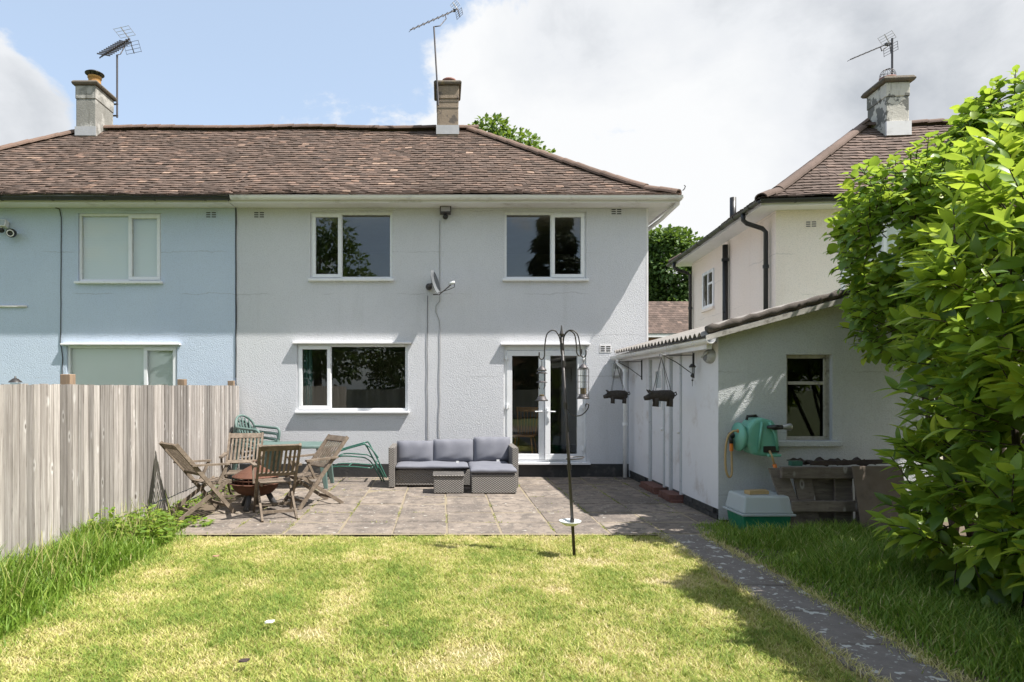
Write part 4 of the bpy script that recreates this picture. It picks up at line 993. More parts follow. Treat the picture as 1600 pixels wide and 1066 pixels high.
p = Vector((3.30, 8.42, 2.0)); t = thing('wind_chime', 'small dark wind chime hanging between the iron bracket and oval lamp', 'wind chime', p-Vector((0, 0, .33)))
m = MB().tube([p+Vector((0, 0, .12)), p-Vector((0, 0, .36))], .003, 4); m.build('string', M['black_iron'], t)
MB().lathe([(.001, .04), (.02, .035), (.045, 0), (.045, -.012), (.001, -.012)], p-Vector((0, 0, .10)), 12).build('cap', M['black_iron'], t, smooth=True)
MB().sphere(p-Vector((0, 0, .22)), .026, 10, 6).build('bell', M['black_iron'], t, smooth=True); MB().sphere(p-Vector((0, 0, .28)), .014, 8, 6).build('bead', M['dull_metal'], t, smooth=True)
for k in range(4): a = k*1.57; MB().tube([p+Vector((.03*math.cos(a), .03*math.sin(a), -.11)), p+Vector((.03*math.cos(a), .03*math.sin(a), -.19))], .004, 5).build('chime_rod', M['aluminium'], t)
p = at(963, 579, YF-.02); t = thing('meter_box', 'small grey junction box under the outbuilding eaves', 'box', p)
MB().box(p, (.15, .07, .24)).build('case', M['tub'], t, bevel=.012); MB().box(p+Vector((0, -.037, -.03)), (.11, .006, .12)).build('cover', M['white_paint'], t)

# hose reel on the gable wall
p = at(1184, 681, SY0-.20); t = thing('hose_reel', 'mint green wall-mounted hose reel with tan hose and spray gun', 'hose reel', (p.x, SY0, p.z))
def blob(c, pts, d0, d1, name, mat, par, bevel=.03):
    m = MB(); n = len(pts); m.v += [Vector((c.x+x, d0, c.z+z)) for x, z in pts]+[Vector((c.x+x*.97, d1, c.z+z*.97)) for x, z in pts]
    m.face(*range(n)); m.face(*range(2*n-1, n-1, -1))
    for i in range(n): m.face(i, n+i, n+(i+1) % n, (i+1) % n)
    return m.build(name, M[mat], par, smooth=False, bevel=bevel, seg=3)
yw = SY0-.012
prof = [(-.20, -.10), (-.12, -.215), (.0, -.235), (.175, -.235), (.19, -.10), (.165, .12), (.11, .19), (-.02, .225), (-.12, .20), (-.185, .11), (-.205, .0)]
bd = blob(p, prof, yw-.34, yw-.06, 'casing', 'mint', t, .045)
MB().lathe([(.001, .0), (.12, .0), (.15, .012), (.17, .03), (.17, .06), (.001, .06)], (p.x-.19, yw-.20, p.z-.01), 26, (-1, 0, 0)).build('drum_cover', M['mint'], t, smooth=True)
m = MB(); m.b6(p.x-.01, p.x+.17, yw-.352, yw-.33, p.z-.185, p.z-.11); m.build('outlet', M['black_plastic'], t)
MB().b6(p.x+.03, p.x+.19, yw-.37, yw-.335, p.z-.235, p.z-.20).build('lower_lip', M['mint'], t, bevel=.01)
for dx in (-.055, .12): MB().tube([(p.x+dx*.5, yw-.345, p.z+.17), (p.x+dx, yw-.362, p.z+.02), (p.x+dx*1.25, yw-.352, p.z-.16)], .016, 8).build('rib', M['mint'], t, smooth=True)
MB().tube([(p.x-.14, yw-.20, p.z+.19), (p.x-.13, yw-.20, p.z+.232), (p.x-.03, yw-.20, p.z+.24), (p.x-.0, yw-.20, p.z+.20)], .018, 8).build('carry_handle', M['black_plastic'], t, smooth=True)
m = MB().tube([(p.x+.02, yw-.37, p.z+.115), (p.x+.10, yw-.39, p.z+.112), (p.x+.18, yw-.40, p.z+.115)], [.018, .032, .026], 10); m.build('spray_gun', M['black_plastic'], t, smooth=True)
MB().lathe([(.026, 0), (.036, .05), (.042, .09), (.040, .10), (.001, .10)], (p.x+.18, yw-.40, p.z+.115), 16, (1, 0, .05)).build('spray_rose', M['aluminium'], t, smooth=True)
MB().tube([(p.x+.055, yw-.35, p.z-.16), (p.x+.08, yw-.37, p.z-.24), (p.x+.115, yw-.36, p.z-.335)], .013, 8).build('hose_tail', M['hose'], t, smooth=True); MB().tube([(p.x+.11, yw-.36, p.z-.32), (p.x+.13, yw-.355, p.z-.40)], .022, 10).build('hose_connector', M['orange'], t, smooth=True)
cp = [(p.x-.235, yw-.22, p.z+.06), (p.x-.31, yw-.22, p.z+.055), (p.x-.365, yw-.20, p.z-.02), (p.x-.385, yw-.18, p.z-.22), (p.x-.37, yw-.17, p.z-.42), (p.x-.33, yw-.16, p.z-.50), (p.x-.295, yw-.15, p.z-.46), (p.x-.285, yw-.13, p.z-.32), (p.x-.285, yw-.12, p.z-.17)]
def smooth_pts(pts, n=6):
    pts = [Vector(q) for q in pts]; out = []
    for i in range(len(pts)-1):
        a, b, c, d = pts[max(i-1, 0)], pts[i], pts[i+1], pts[min(i+2, len(pts)-1)]
        for k in range(n):
            u = k/n; out.append(.5*((2*b)+(c-a)*u+(2*a-5*b+4*c-d)*u*u+(3*b-a-3*c+d)*u**3))
    return out+[pts[-1]]
MB().tube(smooth_pts(cp), .013, 8).build('feed_hose', M['hose'], t, smooth=True)
MB().tube([(p.x-.26, yw-.22, p.z+.06), (p.x-.20, yw-.22, p.z+.058)], .022, 10).build('hose_connector', M['orange'], t); MB().tube([(p.x-.285, yw-.12, p.z-.19), (p.x-.285, yw-.12, p.z-.10)], .022, 10).build('hose_connector', M['orange'], t)
MB().tube([(p.x-.285, yw-.12, p.z-.10), (p.x-.285, yw-.10, p.z-.03), (p.x-.25, yw-.05, p.z-.0), (p.x-.25, yw+.01, p.z)], .024, 10).build('tap', M['black_plastic'], t, smooth=True); MB().lathe([(.001, 0), (.035, 0), (.038, .05), (.001, .06)], (p.x-.30, yw-.1, p.z-.01), 12, (1, 0, .3)).build('tap_valve', M['black_plastic'], t)
MB().b6(p.x-.15, p.x+.13, yw-.06, yw+.011, p.z-.16, p.z+.12).build('wall_mount', M['deep_green'], t)

# clutter along the gable wall
p = Vector((3.58, 7.42, 0)); t = thing('plastic_crate', 'green plastic tub with a frosted lid below the hose reel', 'storage box', p)
def tapered(x0, x1, y0, y1, z0, z1, k): return MB().hexa([(x0+k, y0+k, z0), (x1-k, y0+k, z0), (x1-k, y1-k, z0), (x0+k, y1-k, z0), (x0, y0, z1), (x1, y0, z1), (x1, y1, z1), (x0, y1, z1)])
tapered(3.40, 3.94, 7.20, 7.64, -.02, .18, .02).build('tub', M['deep_green'], t, bevel=.015)
tapered(3.42, 3.92, 7.21, 7.63, .205, .40, -.035).build('lid', M['frost'], t, bevel=.02); MB().b6(3.37, 3.97, 7.16, 7.68, .181, .204).build('rim', M['frost'], t, bevel=.006)
t = thing('timber_offcut', 'short pale timber offcut lying on the frosted lid', 'timber', (3.6, 7.4, .40)); MB().box((3.60, 7.36, .424), (.20, .10, .045), Matrix.Rotation(R(12), 3, 'Z')).build('offcut', M['hose'], t, bevel=.004); MB().box((3.73, 7.40, .422), (.07, .14, .04), Matrix.Rotation(R(-14), 3, 'Z')).build('offcut', M['hose'], t, bevel=.004)
t = thing('timber_bench', 'grey weathered timber bench turned on its side against the outbuilding wall', 'bench', (4.2, 7.4, 0))
lean = lambda x, z, d=0: Vector((x, 7.22+.16*z+d, z))
def plank(a, b, w, th, nm, par): return MB().bar(a, b, th, w, (0, 0, 1)).build(nm, M['old_timber'], par, bevel=.006)
plank(lean(3.85, .66, -.06), lean(4.85, .66, -.06), .13, .06, 'top_rail', t); plank(lean(3.93, .29, -.06), lean(4.85, .29, -.06), .12, .05, 'lower_rail', t)
for a, b in (((3.86, .70), (4.06, .0)), ((4.13, .70), (4.20, .02)), ((4.62, .70), (4.56, .02)), ((4.86, .70), (4.80, .0))):
    m = MB(); A, B = lean(*a, .02), lean(*b, .02); w = Vector((.10, 0, 0)); y = Vector((0, .03, 0)); m.hexa([B-w, B+w, B+w+y, B-w+y, A-w, A+w, A+w+y, A-w+y]); m.build('slat', M['old_timber'], t, bevel=.004)
m = MB(); A = lean(4.33, .62, .055); m.hexa([(4.12, A.y-.06, .03), (4.70, A.y-.06, .03), (4.70, A.y-.03, .03), (4.12, A.y-.03, .03), (4.12, A.y+.02, .64), (4.70, A.y+.02, .64), (4.70, A.y+.05, .64), (4.12, A.y+.05, .64)]); m.build('panel', M['old_timber'], t)
t = thing('plywood_sheet', 'brown plywood sheet leaning beside the timber bench', 'board', (5.0, 7.2, 0))
m = MB(); m.hexa([(4.60, 6.98, -.02), (5.14, 6.98, -.02), (5.14, 7.0, -.02), (4.60, 7.0, -.02), (4.62, 7.20, .74), (5.18, 7.20, .74), (5.18, 7.22, .74), (4.62, 7.22, .74)]); m.build('sheet', M['plywood'], t, bevel=.003)
t = thing('rusty_sheet', 'crumpled brown sheeting lying on top of the timber bench', 'sheeting', (4.6, 7.45, .72))
m = MB(); nx = 22
for j in range(5):
    for i in range(nx): x = 4.15+.85*i/(nx-1); m.v.append(Vector((x, 7.36+.085*j, .755+.022*math.sin(i*1.7+j)+.018*math.sin(i*.6+2*j)+random.uniform(-.006, .006))))
for j in range(4):
    for i in range(nx-1): a = j*nx+i; m.face(a, a+1, a+nx+1, a+nx)
o = m.build('crumpled_sheet', M['brown_junk'], t); so = o.modifiers.new('solid', 'SOLIDIFY'); so.thickness = .008
MB().bar((4.22, 7.32, .76), (5.16, 7.36, .775), .03, .05).build('batten', M['brown_junk'], t); MB().b6(4.02, 4.14, 7.34, 7.42, .725, .78).build('green_block', M['green_metal'], t)
t = thing('plastic_tub', 'dirty white plastic tub with broken terracotta by the plywood sheet', 'tub', (5.0, 6.6, 0))
m = MB(); tc_ = Vector((4.86, 6.72, 0)); m.lathe([(.001, .01), (.115, .01), (.155, .21), (.17, .215), (.17, .225), (.145, .22), (.11, .03), (.001, .03)], tc_, 4, (0, 0, 1), R(45), R(405)); m.build('tub', M['tub'], t, bevel=.01)
for k in range(5): MB().box(tc_+Vector((random.uniform(-.07, .08), random.uniform(-.06, .06), .16+.02*k)), (.12, .015, .09), Euler((random.uniform(-1, 1), random.uniform(-.6, .6), random.uniform(0, 3))).to_matrix()).build('pot_shard', M['cardboard'], t)

# ================================================================== bird-feeding station
base = Vector((1.30, 6.27, -.02)); top = Vector((1.175, 6.27, 2.13)); ax = top-base
t = thing('bird_feeder_pole', 'black bird-feeding pole with crook hooks standing at the lawn edge', 'bird feeder', base)
on = lambda z: base+ax*((z-base.z)/ax.z)
MB().tube([base-ax*.02, on(1.05), top], [.0155, .0155, .014], 8).build('pole', M['black_iron'], t, smooth=True)
for z in (.31, .85, 1.45, 2.03, 1.86): MB().tube([on(z-.03), on(z+.03)], .021, 8).build('collar', M['black_iron'], t)
MB().lathe([(.012, 0), (.026, .01), (.018, .03), (.010, .06), (.006, .10), (.001, .11)], top, 10).build('finial', M['black_iron'], t, smooth=True)
def crook(sx, sy, drop): return smooth_pts([on(1.95)+Vector((sx*.012, sy*.01, 0)), top+Vector((sx*.02, sy*.02, -.02)), top+Vector((sx*.075, sy*.05, .055)), top+Vector((sx*.145, sy*.09, .02)), top+Vector((sx*.17, sy*.12, -.10)), top+Vector((sx*.175, sy*.13, drop)), top+Vector((sx*.20, sy*.14, drop-.03)), top+Vector((sx*.225, sy*.15, drop-.01)), top+Vector((sx*.225, sy*.15, drop+.04))], 5)
MB().tube(crook(-1, -.3, -.20), .0065, 7).build('crook', M['black_iron'], t, smooth=True); MB().tube(crook(1, -.4, -.18), .0065, 7).build('crook', M['black_iron'], t, smooth=True); MB().tube(crook(.95, .6, -.16), .0065, 7).build('crook', M['black_iron'], t, smooth=True)
q = on(1.45); MB().tube(smooth_pts([q, q+Vector((.06, -.03, -.09)), q+Vector((.14, -.04, -.095)), q+Vector((.20, -.05, -.04)), q+Vector((.215, -.05, .01)), q+Vector((.19, -.05, .015)), q+Vector((.185, -.05, -.01))], 5), .006, 7).build('side_hook', M['black_iron'], t, smooth=True)
q = on(.93); MB().tube([q+Vector((.075+.085*math.cos(a), .05+.085*math.sin(a), .01*math.cos(a))) for a in np.linspace(0, 6.2, 20)], .006, 6, closed=True).build('ring_holder', M['dull_metal'], t)
q = on(.29); MB().lathe([(.001, .0), (.06, .002), (.10, .03), (.108, .045), (.10, .042), (.06, .014), (.001, .010)], q+Vector((-.035, -.06, 0)), 22).build('water_dish', M['bowl'], t, smooth=True)
def feeder(c, label, cage):
    t = thing('seed_feeder', label, 'feeder', c-Vector((0, 0, .34)))
    MB().lathe([(.028, -.30), (.028, -.05)], c, 14).build('tube', M['clear'], t, smooth=True); MB().lathe([(.001, -.302), (.038, -.30), (.045, -.325), (.06, -.335), (.06, -.345), (.001, -.345)], c, 14).build('base', M['dull_metal'], t, smooth=True)
    MB().lathe([(.001, .0), (.012, -.005), (.045, -.04), (.048, -.052), (.001, -.045)], c, 14).build('lid', M['dull_metal'], t, smooth=True)
    MB().lathe([(.001, -.298), (.025, -.298), (.025, -.24 if cage else -.285), (.001, -.24 if cage else -.28)], c, 12).build('seed', M['seed'], t)
    m = MB().tube([c+Vector((0, 0, -.01)), c+Vector((0, 0, .05))], .003, 5)
    if cage:
        for k in range(8): a = k*.785; m.tube([c+Vector((.055*math.cos(a), .055*math.sin(a), -.05)), c+Vector((.055*math.cos(a), .055*math.sin(a), -.33))], .0022, 4)
        for z in (-.06, -.12, -.18, -.24, -.30): m.tube([c+Vector((.055*math.cos(a), .055*math.sin(a), z)) for a in np.linspace(0, 5.6, 9)], .0022, 4, closed=True)
    else:
        for z in (-.06, -.15): m.lathe([(.03, z), (.055, z-.014), (.055, z-.018), (.03, z-.006)], c, 14)
        for s in (-1, 1): m.tube([c+Vector((.032*s, 0, -.06)), c+Vector((.032*s, 0, -.20)), c+Vector((.02*s, 0, -.23))], .005, 5)
    m.build('cage' if cage else 'collar', M['dull_metal'], t)
cp = top+Vector((-.20, -.04, -.29)); feeder(cp, 'slim tube seed feeder with flared collars hanging from the pole', False)
cp = top+Vector((.20, -.056, -.27)); feeder(cp, 'caged seed feeder hanging from the pole', True)

# ================================================================== rattan corner sofa
def cushion(c, w, h, d, rot, n=14, wr=.006, seed=0):
    r_ = np.random.default_rng(seed); m = MB(); ph = r_.random(6)*6; base = 0
    for sgn in (1, -1):
        base = len(m.v)
        for j in range(n+1):
            for i in range(n+1):
                u = -1+2*i/n; v = -1+2*j/n; e = max(0, (1-abs(u)**3.2))**.5*max(0, (1-abs(v)**3.2))**.5
                pin = 1-.045*(u*u*v*v); crease = wr*math.sin(6*u+ph[0]+3*v*v)*math.exp(-abs(v+.6)*2)+wr*math.sin(9*u+ph[1])*math.exp(-abs(v-.9)*3)
                x = u*w/2*(1-.03*(1-v*v))*1.0*pin; z = v*h/2*(1-.045*(1-u*u))*pin; m.v.append(Vector((x, sgn*(d/2*e+crease*e), z)))
        for j in range(n):
            for i in range(n): a = base+j*(n+1)+i; m.face(*((a, a+1, a+n+2, a+n+1) if sgn < 0 else (a+n+1, a+n+2, a+1, a)))
    q = rot.to_matrix() if hasattr(rot, 'to_matrix') else rot; m.v = [Vector(c)+q @ v for v in m.v]; return m
sofa = thing('corner_sofa', 'grey rattan garden sofa with three back cushions against the house wall', 'sofa', (.2, 10.7, 0))
MB().b6(-.752, 1.128, 10.42, 11.02, .03, .285).build('seat_base', M['wicker'], sofa, bevel=.01)
for xa, xb in ((-.855, -.755), (1.131, 1.238)): MB().b6(xa, xb, 10.30, 11.10, .012, .655).build('arm', M['wicker'], sofa, bevel=.012)
MB().b6(-.752, 1.128, 11.025, 11.10, .03, .60).build('backrest', M['wicker'], sofa, bevel=.012)
def seat_cushion(x0, x1, y0, y1, z0, z1, par, name='seat_cushion', seed=1):
    m = MB(); nx, ny = 18, 10
    for lay in (0, 1):
        for j in range(ny+1):
            for i in range(nx+1):
                u = -1+2*i/nx; v = -1+2*j/ny; e = (max(0, 1-abs(u)**7))**.5*(max(0, 1-abs(v)**7))**.5
                zc = (z0+z1)/2; hz_ = (z1-z0)/2*(.62+.38*e) if e > 0 else (z1-z0)/2*.5
                z = zc+hz_*(1 if lay else -1)+(.012*(1-u*u)*(1-v*v)+.006*math.sin(7*u+seed)*math.sin(4*v) if lay else 0)
                m.v.append(Vector(((x0+x1)/2+u*(x1-x0)/2, (y0+y1)/2+v*(y1-y0)/2, max(z, z0))))
    N_ = (nx+1)*(ny+1)
    for j in range(ny):
        for i in range(nx): a = j*(nx+1)+i; m.face(a+nx+1, a+nx+2, a+1, a); m.face(N_+a, N_+a+1, N_+a+nx+2, N_+a+nx+1)
    rim = [i for i in range(nx+1)]+[(j+1)*(nx+1)+nx for j in range(ny)]+[ny*(nx+1)+i for i in range(nx-1, -1, -1)]+[j*(nx+1) for j in range(ny-1, 0, -1)]
    for k in range(len(rim)): a, b = rim[k], rim[(k+1) % len(rim)]; m.face(a, b, N_+b, N_+a)
    o = m.build(name, M['cushion'], par, smooth=True); b = o.modifiers.new('bevel', 'BEVEL'); b.width = .018; b.segments = 2; b.limit_method = 'ANGLE'; b.angle_limit = R(55); return o
sc = seat_cushion(-.75, .44, 10.36, 10.98, .288, .372, sofa); MB().b6(.24, .285, 10.55, 10.56, .372, .41).build('care_tag', M['white_tag'], sc)
seat_cushion(.446, 1.126, 10.42, 10.98, .288, .375, sofa, seed=3)
for k, (xa, xb, z0_, z1_) in enumerate(((620, 677, .36, .70), (677, 741, .37, .725), (741, 798, .38, .765))):
    X0 = (xa-690)*.01078; X1_ = (xb-690)*.01078; bc = cushion(((X0+X1_)/2, 10.86, (z0_+z1_)/2+.005), X1_-X0+.035, z1_-z0_+.05, .17, Euler((R(-13), 0, R((-1.5, 1, 2)[k]))), 20, .012, k).build('back_cushion', M['cushion'], sofa, smooth=True)
    if k == 2: MB().b6(.92, .97, 10.72, 10.73, .378, .415).build('care_tag', M['white_tag'], bc)
ott = thing('ottoman', 'grey rattan footstool with a cushion pushed up to the sofa', 'footstool', (.8, 10.05, 0))
MB().b6(.455, 1.145, 9.75, 10.29, .012, .298).build('base', M['wicker'], ott, bevel=.012); seat_cushion(.435, 1.15, 9.73, 10.345, .301, .40, ott, 'cushion', 5)
tb = thing('side_table', 'low cube rattan side table in front of the sofa', 'table', (.1, 9.95, 0))
MB().b6(-.122, .335, 9.77, 10.20, .012, .262).build('base', M['wicker'], tb, bevel=.01); MB().b6(-.135, .348, 9.757, 10.213, .264, .285).build('tabletop', M['wicker'], tb, bevel=.006)

# ================================================================== folding wooden armchairs
def folding_chair(name='folding_chair'):
    t = thing(name, 'x', 'chair', local=True); W = .238; T = M['teak']
    top = Vector((0, -.40, .93)); ft = Vector((0, .36, 0)); st = lambda z: top+(ft-top)*((.93-z)/.93)
    for s in (-1, 1):
        x = Vector((s*W, 0, 0)); MB().bar(top+x, ft+x, .028, .048, (0, 1, 0)).build('stile', T, t)
        x2 = Vector((s*(W-.033), 0, 0)); MB().bar(Vector((0, -.34, 0))+x2, Vector((0, .30, .425))+x2, .026, .045, (0, -1, 1)).build('leg', T, t)
        xa = Vector((s*(W+.025), 0, 0)); ya = st(.645).y; MB().bar(Vector((0, ya-.05, .66))+xa, Vector((0, .27, .645))+xa, .055, .024).build('arm', T, t)
        MB().bar(Vector((0, .245, .636))+xa*.99, Vector((0, .13, .40))+xa*.99, .024, .034, (0, 1, 0)).build('arm_support', T, t)
    d = (top-ft).normalized(); nrm = Vector((0, d.z, -d.y))
    MB().bar(st(.895)+Vector((-W+.014, 0, 0)), st(.895)+Vector((W-.014, 0, 0)), .024, .085, d).build('top_rail', T, t)
    MB().bar(st(.54)+Vector((-W+.014, 0, 0)), st(.54)+Vector((W-.014, 0, 0)), .024, .05, d).build('lower_rail', T, t)
    for k in range(8): x = -.1855+.053*k; MB().bar(st(.858)+Vector((x, 0, 0)), st(.56)+Vector((x, 0, 0)), .027, .010, nrm).build('back_slat', T, t)
    for k in range(7): y = -.005+.055*k; MB().bar((-W+.045, y, .415+.012*math.cos(k*.9)*.4), (W-.045, y, .415+.012*math.cos(k*.9)*.4), .040, .016).build('seat_slat', T, t)
    for s in (-1, 1): MB().bar((s*(W-.060), -.02, .396), (s*(W-.060), .345, .396), .022, .03).build('seat_rail', T, t)
    MB().bar((-W+.045, -.21, .092), (W-.045, -.21, .092), .022, .035).build('stretcher', T, t); MB().bar((-W+.014, .28, .098), (W-.014, .28, .098), .022, .035).build('stretcher', T, t)
    return t
fc = folding_chair()
spots = [((-3.11, 8.22, 0), R(-45), 'slatted wooden folding armchair with its back against the fence'), ((-2.10, 8.12, 0), R(22), 'slatted wooden folding armchair on the lawn side of the fire pit'),
         ((-2.88, 9.28, 0), R(190), 'slatted wooden folding armchair between the fire pit and the stacked green chairs'), ((-1.78, 8.92, 0), R(131), 'slatted wooden folding armchair between the fire pit and the sofa')]
for i, (loc, rz_, lab) in enumerate(spots):
    c = fc if i == 0 else copy_tree(fc); c.location = loc; c.rotation_euler = (0, 0, rz_); tag(c, lab, 'chair', 'wooden chairs around the fire pit')
# fire pit
fp = thing('fire_pit', 'rusty round fire pit with conical mesh lid between the wooden chairs', 'fire pit', (-2.52, 8.66, 0)); c = Vector((-2.52, 8.66, 0))
MB().lathe([(.001, .16), (.12, .165), (.23, .21), (.29, .27), (.31, .33), (.345, .335), (.345, .345), (.30, .345), (.28, .28), (.2, .22), (.001, .18)], c, 28).build('bowl', M['rust'], fp, smooth=True)
for k in range(3): a = R(20+120*k); MB().tube([c+Vector((.15*math.cos(a), .15*math.sin(a), .22)), c+Vector((.27*math.cos(a), .27*math.sin(a), 0))], [.035, .042], 8).build('leg', M['dark_steel'], fp, smooth=True)
m = MB()
for k in range(24): a = k*math.pi/12; m.tube([c+Vector((.30*math.cos(a), .30*math.sin(a), .355)), c+Vector((.30*math.cos(a), .30*math.sin(a), .43)), c+Vector((.04*math.cos(a), .04*math.sin(a), .58))], .004, 4)
for z, r in ((.43, .30), (.39, .30), (.48, .215), (.53, .12)): m.tube([c+Vector((r*math.cos(a), r*math.sin(a), z)) for a in np.linspace(0, 6.0, 22)], .006, 5, closed=True)
sp = m.build('spark_guard', M['rust'], fp)
MB().lathe([(.302, .425), (.2, .495), (.1, .55), (.001, .592)], c, 24).build('lid_skin', M['rust'], sp, smooth=True); MB().tube([c+Vector((-.03, 0, .59)), c+Vector((-.03, 0, .63)), c+Vector((.03, 0, .63)), c+Vector((.03, 0, .59))], .008, 6).build('lid_handle', M['rust'], sp)

# green resin table, stacked green chairs, folded green sunbed frame
gt = thing('garden_table', 'oval green resin garden table by the house wall', 'table', (-2.35, 10.55, 0)); c = Vector((-2.35, 10.55, 0))
def oval(m, prof, c, ax_, ay_, n=32):
    base = len(m.v)
    for r, z in prof:
        for k in range(n):
            a = 2*math.pi*k/n; ex = 2/2.6; ca, sa = math.cos(a), math.sin(a); m.v.append(Vector((c.x+ax_*r*math.copysign(abs(ca)**ex, ca), c.y+ay_*r*math.copysign(abs(sa)**ex, sa), z)))
    for i in range(len(prof)-1):
        for k in range(n): k2 = (k+1) % n; m.face(base+i*n+k, base+i*n+k2, base+(i+1)*n+k2, base+(i+1)*n+k)
    m.face(*[base+(len(prof)-1)*n+k for k in range(n)]); return m
oval(MB(), [(.90, .655), (.97, .652), (1.0, .66), (1.0, .688), (.985, .70)], c, .68, .43).build('tabletop', M['green_plastic'], gt)
for sx in (-1, 1):
    for sy in (-1, 1): m = MB(); A = c+Vector((sx*.40, sy*.24, .655)); B = c+Vector((sx*.50, sy*.30, 0)); m.hexa([B+Vector((-.03, -.025, 0)), B+Vector((.03, -.025, 0)), B+Vector((.03, .025, 0)), B+Vector((-.03, .025, 0)), A+Vector((-.07, -.05, 0)), A+Vector((.07, -.05, 0)), A+Vector((.07, .05, 0)), A+Vector((-.07, .05, 0))]); m.build('leg', M['green_plastic'], gt, bevel=.01)
def resin_chair():
    t = thing('resin_chair', 'x', 'chair', local=True); G = M['green_plastic']
    m = MB(); n = 10
    for lay in (0, 1):
        for j in range(n+1):
            for i in range(n+1): u = -1+2*i/n; v = j/n; m.v.append(Vector((u*(.23-.03*(1-v)), -.20+.44*v, .43-.02*(1-u*u)-.02*math.sin(v*3.1)-(.0 if lay else .008))))
    N_ = (n+1)**2
    for j in range(n):
        for i in range(n): a = j*(n+1)+i; m.face(a+n+1, a+n+2, a+1, a); m.face(N_+a, N_+a+1, N_+a+n+2, N_+a+n+1)
    m.build('seat', G, t, smooth=True)
    bz = lambda u, z: Vector((u, -.205-.30*(z-.43)-.04*(1-(u/.24)**2), z))
    arch = [bz(-.225, .43), bz(-.235, .60), bz(-.215, .72), bz(-.15, .80), bz(-.07, .84), bz(0, .85), bz(.07, .84), bz(.15, .80), bz(.215, .72), bz(.235, .60), bz(.225, .43)]
    MB().tube(smooth_pts(arch, 4), .021, 7).build('back_frame', G, t, smooth=True)
    for k in range(5): u = -.13+.065*k; MB().bar(bz(u, .43), bz(u*1.15, .82-abs(u)*.25), .030, .010, (0, 1, 0)).build('back_slat', G, t)
    for s in (-1, 1):
        MB().tube(smooth_pts([bz(s*.235, .66), Vector((s*.275, -.15, .65)), Vector((s*.28, .05, .635)), Vector((s*.275, .20, .62)), Vector((s*.265, .24, .55)), Vector((s*.25, .235, .43))], 4), .024, 7).build('arm', G, t, smooth=True)
        for ya, yb in ((.22, .27), (-.20, -.28)):
            A = Vector((s*.225, ya, .43)); B = Vector((s*.25, yb, 0)); MB().hexa([B+Vector((-.022, -.022, 0)), B+Vector((.022, -.022, 0)), B+Vector((.022, .022, 0)), B+Vector((-.022, .022, 0)), A+Vector((-.035, -.035, 0)), A+Vector((.035, -.035, 0)), A+Vector((.035, .035, 0)), A+Vector((-.035, .035, 0))]).build('leg', G, t, bevel=.006)
    return t
rc = resin_chair()
labs = ['green resin armchair at the bottom of the stack by the fence', 'green resin armchair second from the bottom of the stack', 'green resin armchair second from the top of the stack', 'green resin armchair on top of the stack by the fence']
for i in range(4):
    c_ = rc if i == 0 else copy_tree(rc); c_.location = (-3.20+.018*i, 10.98, .095*i+.045); c_.rotation_euler = (0, 0, R(-118+1.5*i)); tag(c_, labs[i], 'chair', 'stacked green resin chairs')
rc.location.z = 0
for i, o in enumerate([o for o in bpy.data.objects if o.name.startswith('resin_chair') and o.parent is None]): o.location.z = .095*i
sb = thing('sunbed_frame', 'folded green tubular sunbed frame against the house wall', 'sunbed', (-1.4, 11.1, 0))
for yy in (10.95, 11.38):
    MB().tube(smooth_pts([(-2.1, yy, .40), (-1.76, yy, .53), (-1.36, yy, .645), (-1.30, yy, .64), (-1.22, yy, .50), (-1.13, yy, .33), (-.98, yy, .012)], 5), .013, 7).build('side_tube', M['green_metal'], sb, smooth=True)
    MB().tube(smooth_pts([(-1.95, yy+.02, .30), (-1.75, yy+.02, .44), (-1.40, yy+.02, .43), (-1.28, yy+.02, .40), (-1.18, yy+.03, .30), (-1.02, yy+.03, .012)], 5), .012, 7).build('leg_tube', M['green_metal'], sb, smooth=True)
    MB().tube(smooth_pts([(-2.0, yy+.01, .012), (-1.9, yy+.01, .24), (-1.6, yy+.01, .27), (-1.2, yy+.01, .24)], 4), .011, 7).build('foot_tube', M['green_metal'], sb, smooth=True)
for x, z in ((-1.36, .645), (-1.76, .53), (-1.75, .44), (-1.6, .27), (-1.2, .24), (-1.13, .33)): MB().tube([(x, 10.95, z), (x, 11.40, z)], .010, 6).build('cross_tube', M['green_metal'], sb)
MB().tube(smooth_pts([(-1.30, 10.95, .64), (-1.20, 10.92, .58), (-1.08, 10.92, .42)], 4), .012, 7).build('backrest_prop', M['green_metal'], sb, smooth=True)
# lantern beyond the fence
p = Vector((at(24, 590, 9.6).x, 9.6, 0)); t = thing('garden_lantern', 'small dark lantern on a post showing above the fence', 'lantern', p)
MB().tube([p, p+Vector((0, 0, 1.58))], .02, 8).build('post', M['black_iron'], t); MB().lathe([(.04, 1.58), (.06, 1.60), (.07, 1.69), (.075, 1.70)], p, 6).build('lamp_glass', M['clear'], t); MB().lathe([(.095, 1.70), (.085, 1.715), (.04, 1.755), (.015, 1.765), (.012, 1.79), (.001, 1.80)], p, 12).build('lantern_roof', M['black_iron'], t, smooth=True)
# wooden chair indoors behind the French doors
dc = thing('dining_chair', 'orange pine spindle-back chair indoors behind the French doors', 'chair', (1.62, 12.45, .24), R(160), local=True)
MB().box((0, 0, .45), (.42, .40, .035)).build('seat', M['oak'], dc, bevel=.012)
for sx in (-1, 1):
    for sy in (-1, 1): MB().tube([(sx*.15, sy*.14, .44), (sx*.20, sy*.19, 0)], [.02, .014], 8).build('leg', M['oak'], dc, smooth=True)
    MB().tube([(sx*.17, -.17, .46), (sx*.21, -.25, .98)], .016, 8).build('back_post', M['oak'], dc)
for k in range(5): MB().tube([(-.11+.055*k, -.175, .46), (-.135+.0675*k, -.25, .92)], .009, 6).build('spindle', M['oak'], dc)
MB().box((0, -.252, .95), (.46, .02, .09)).build('top_rail', M['oak'], dc, bevel=.006)
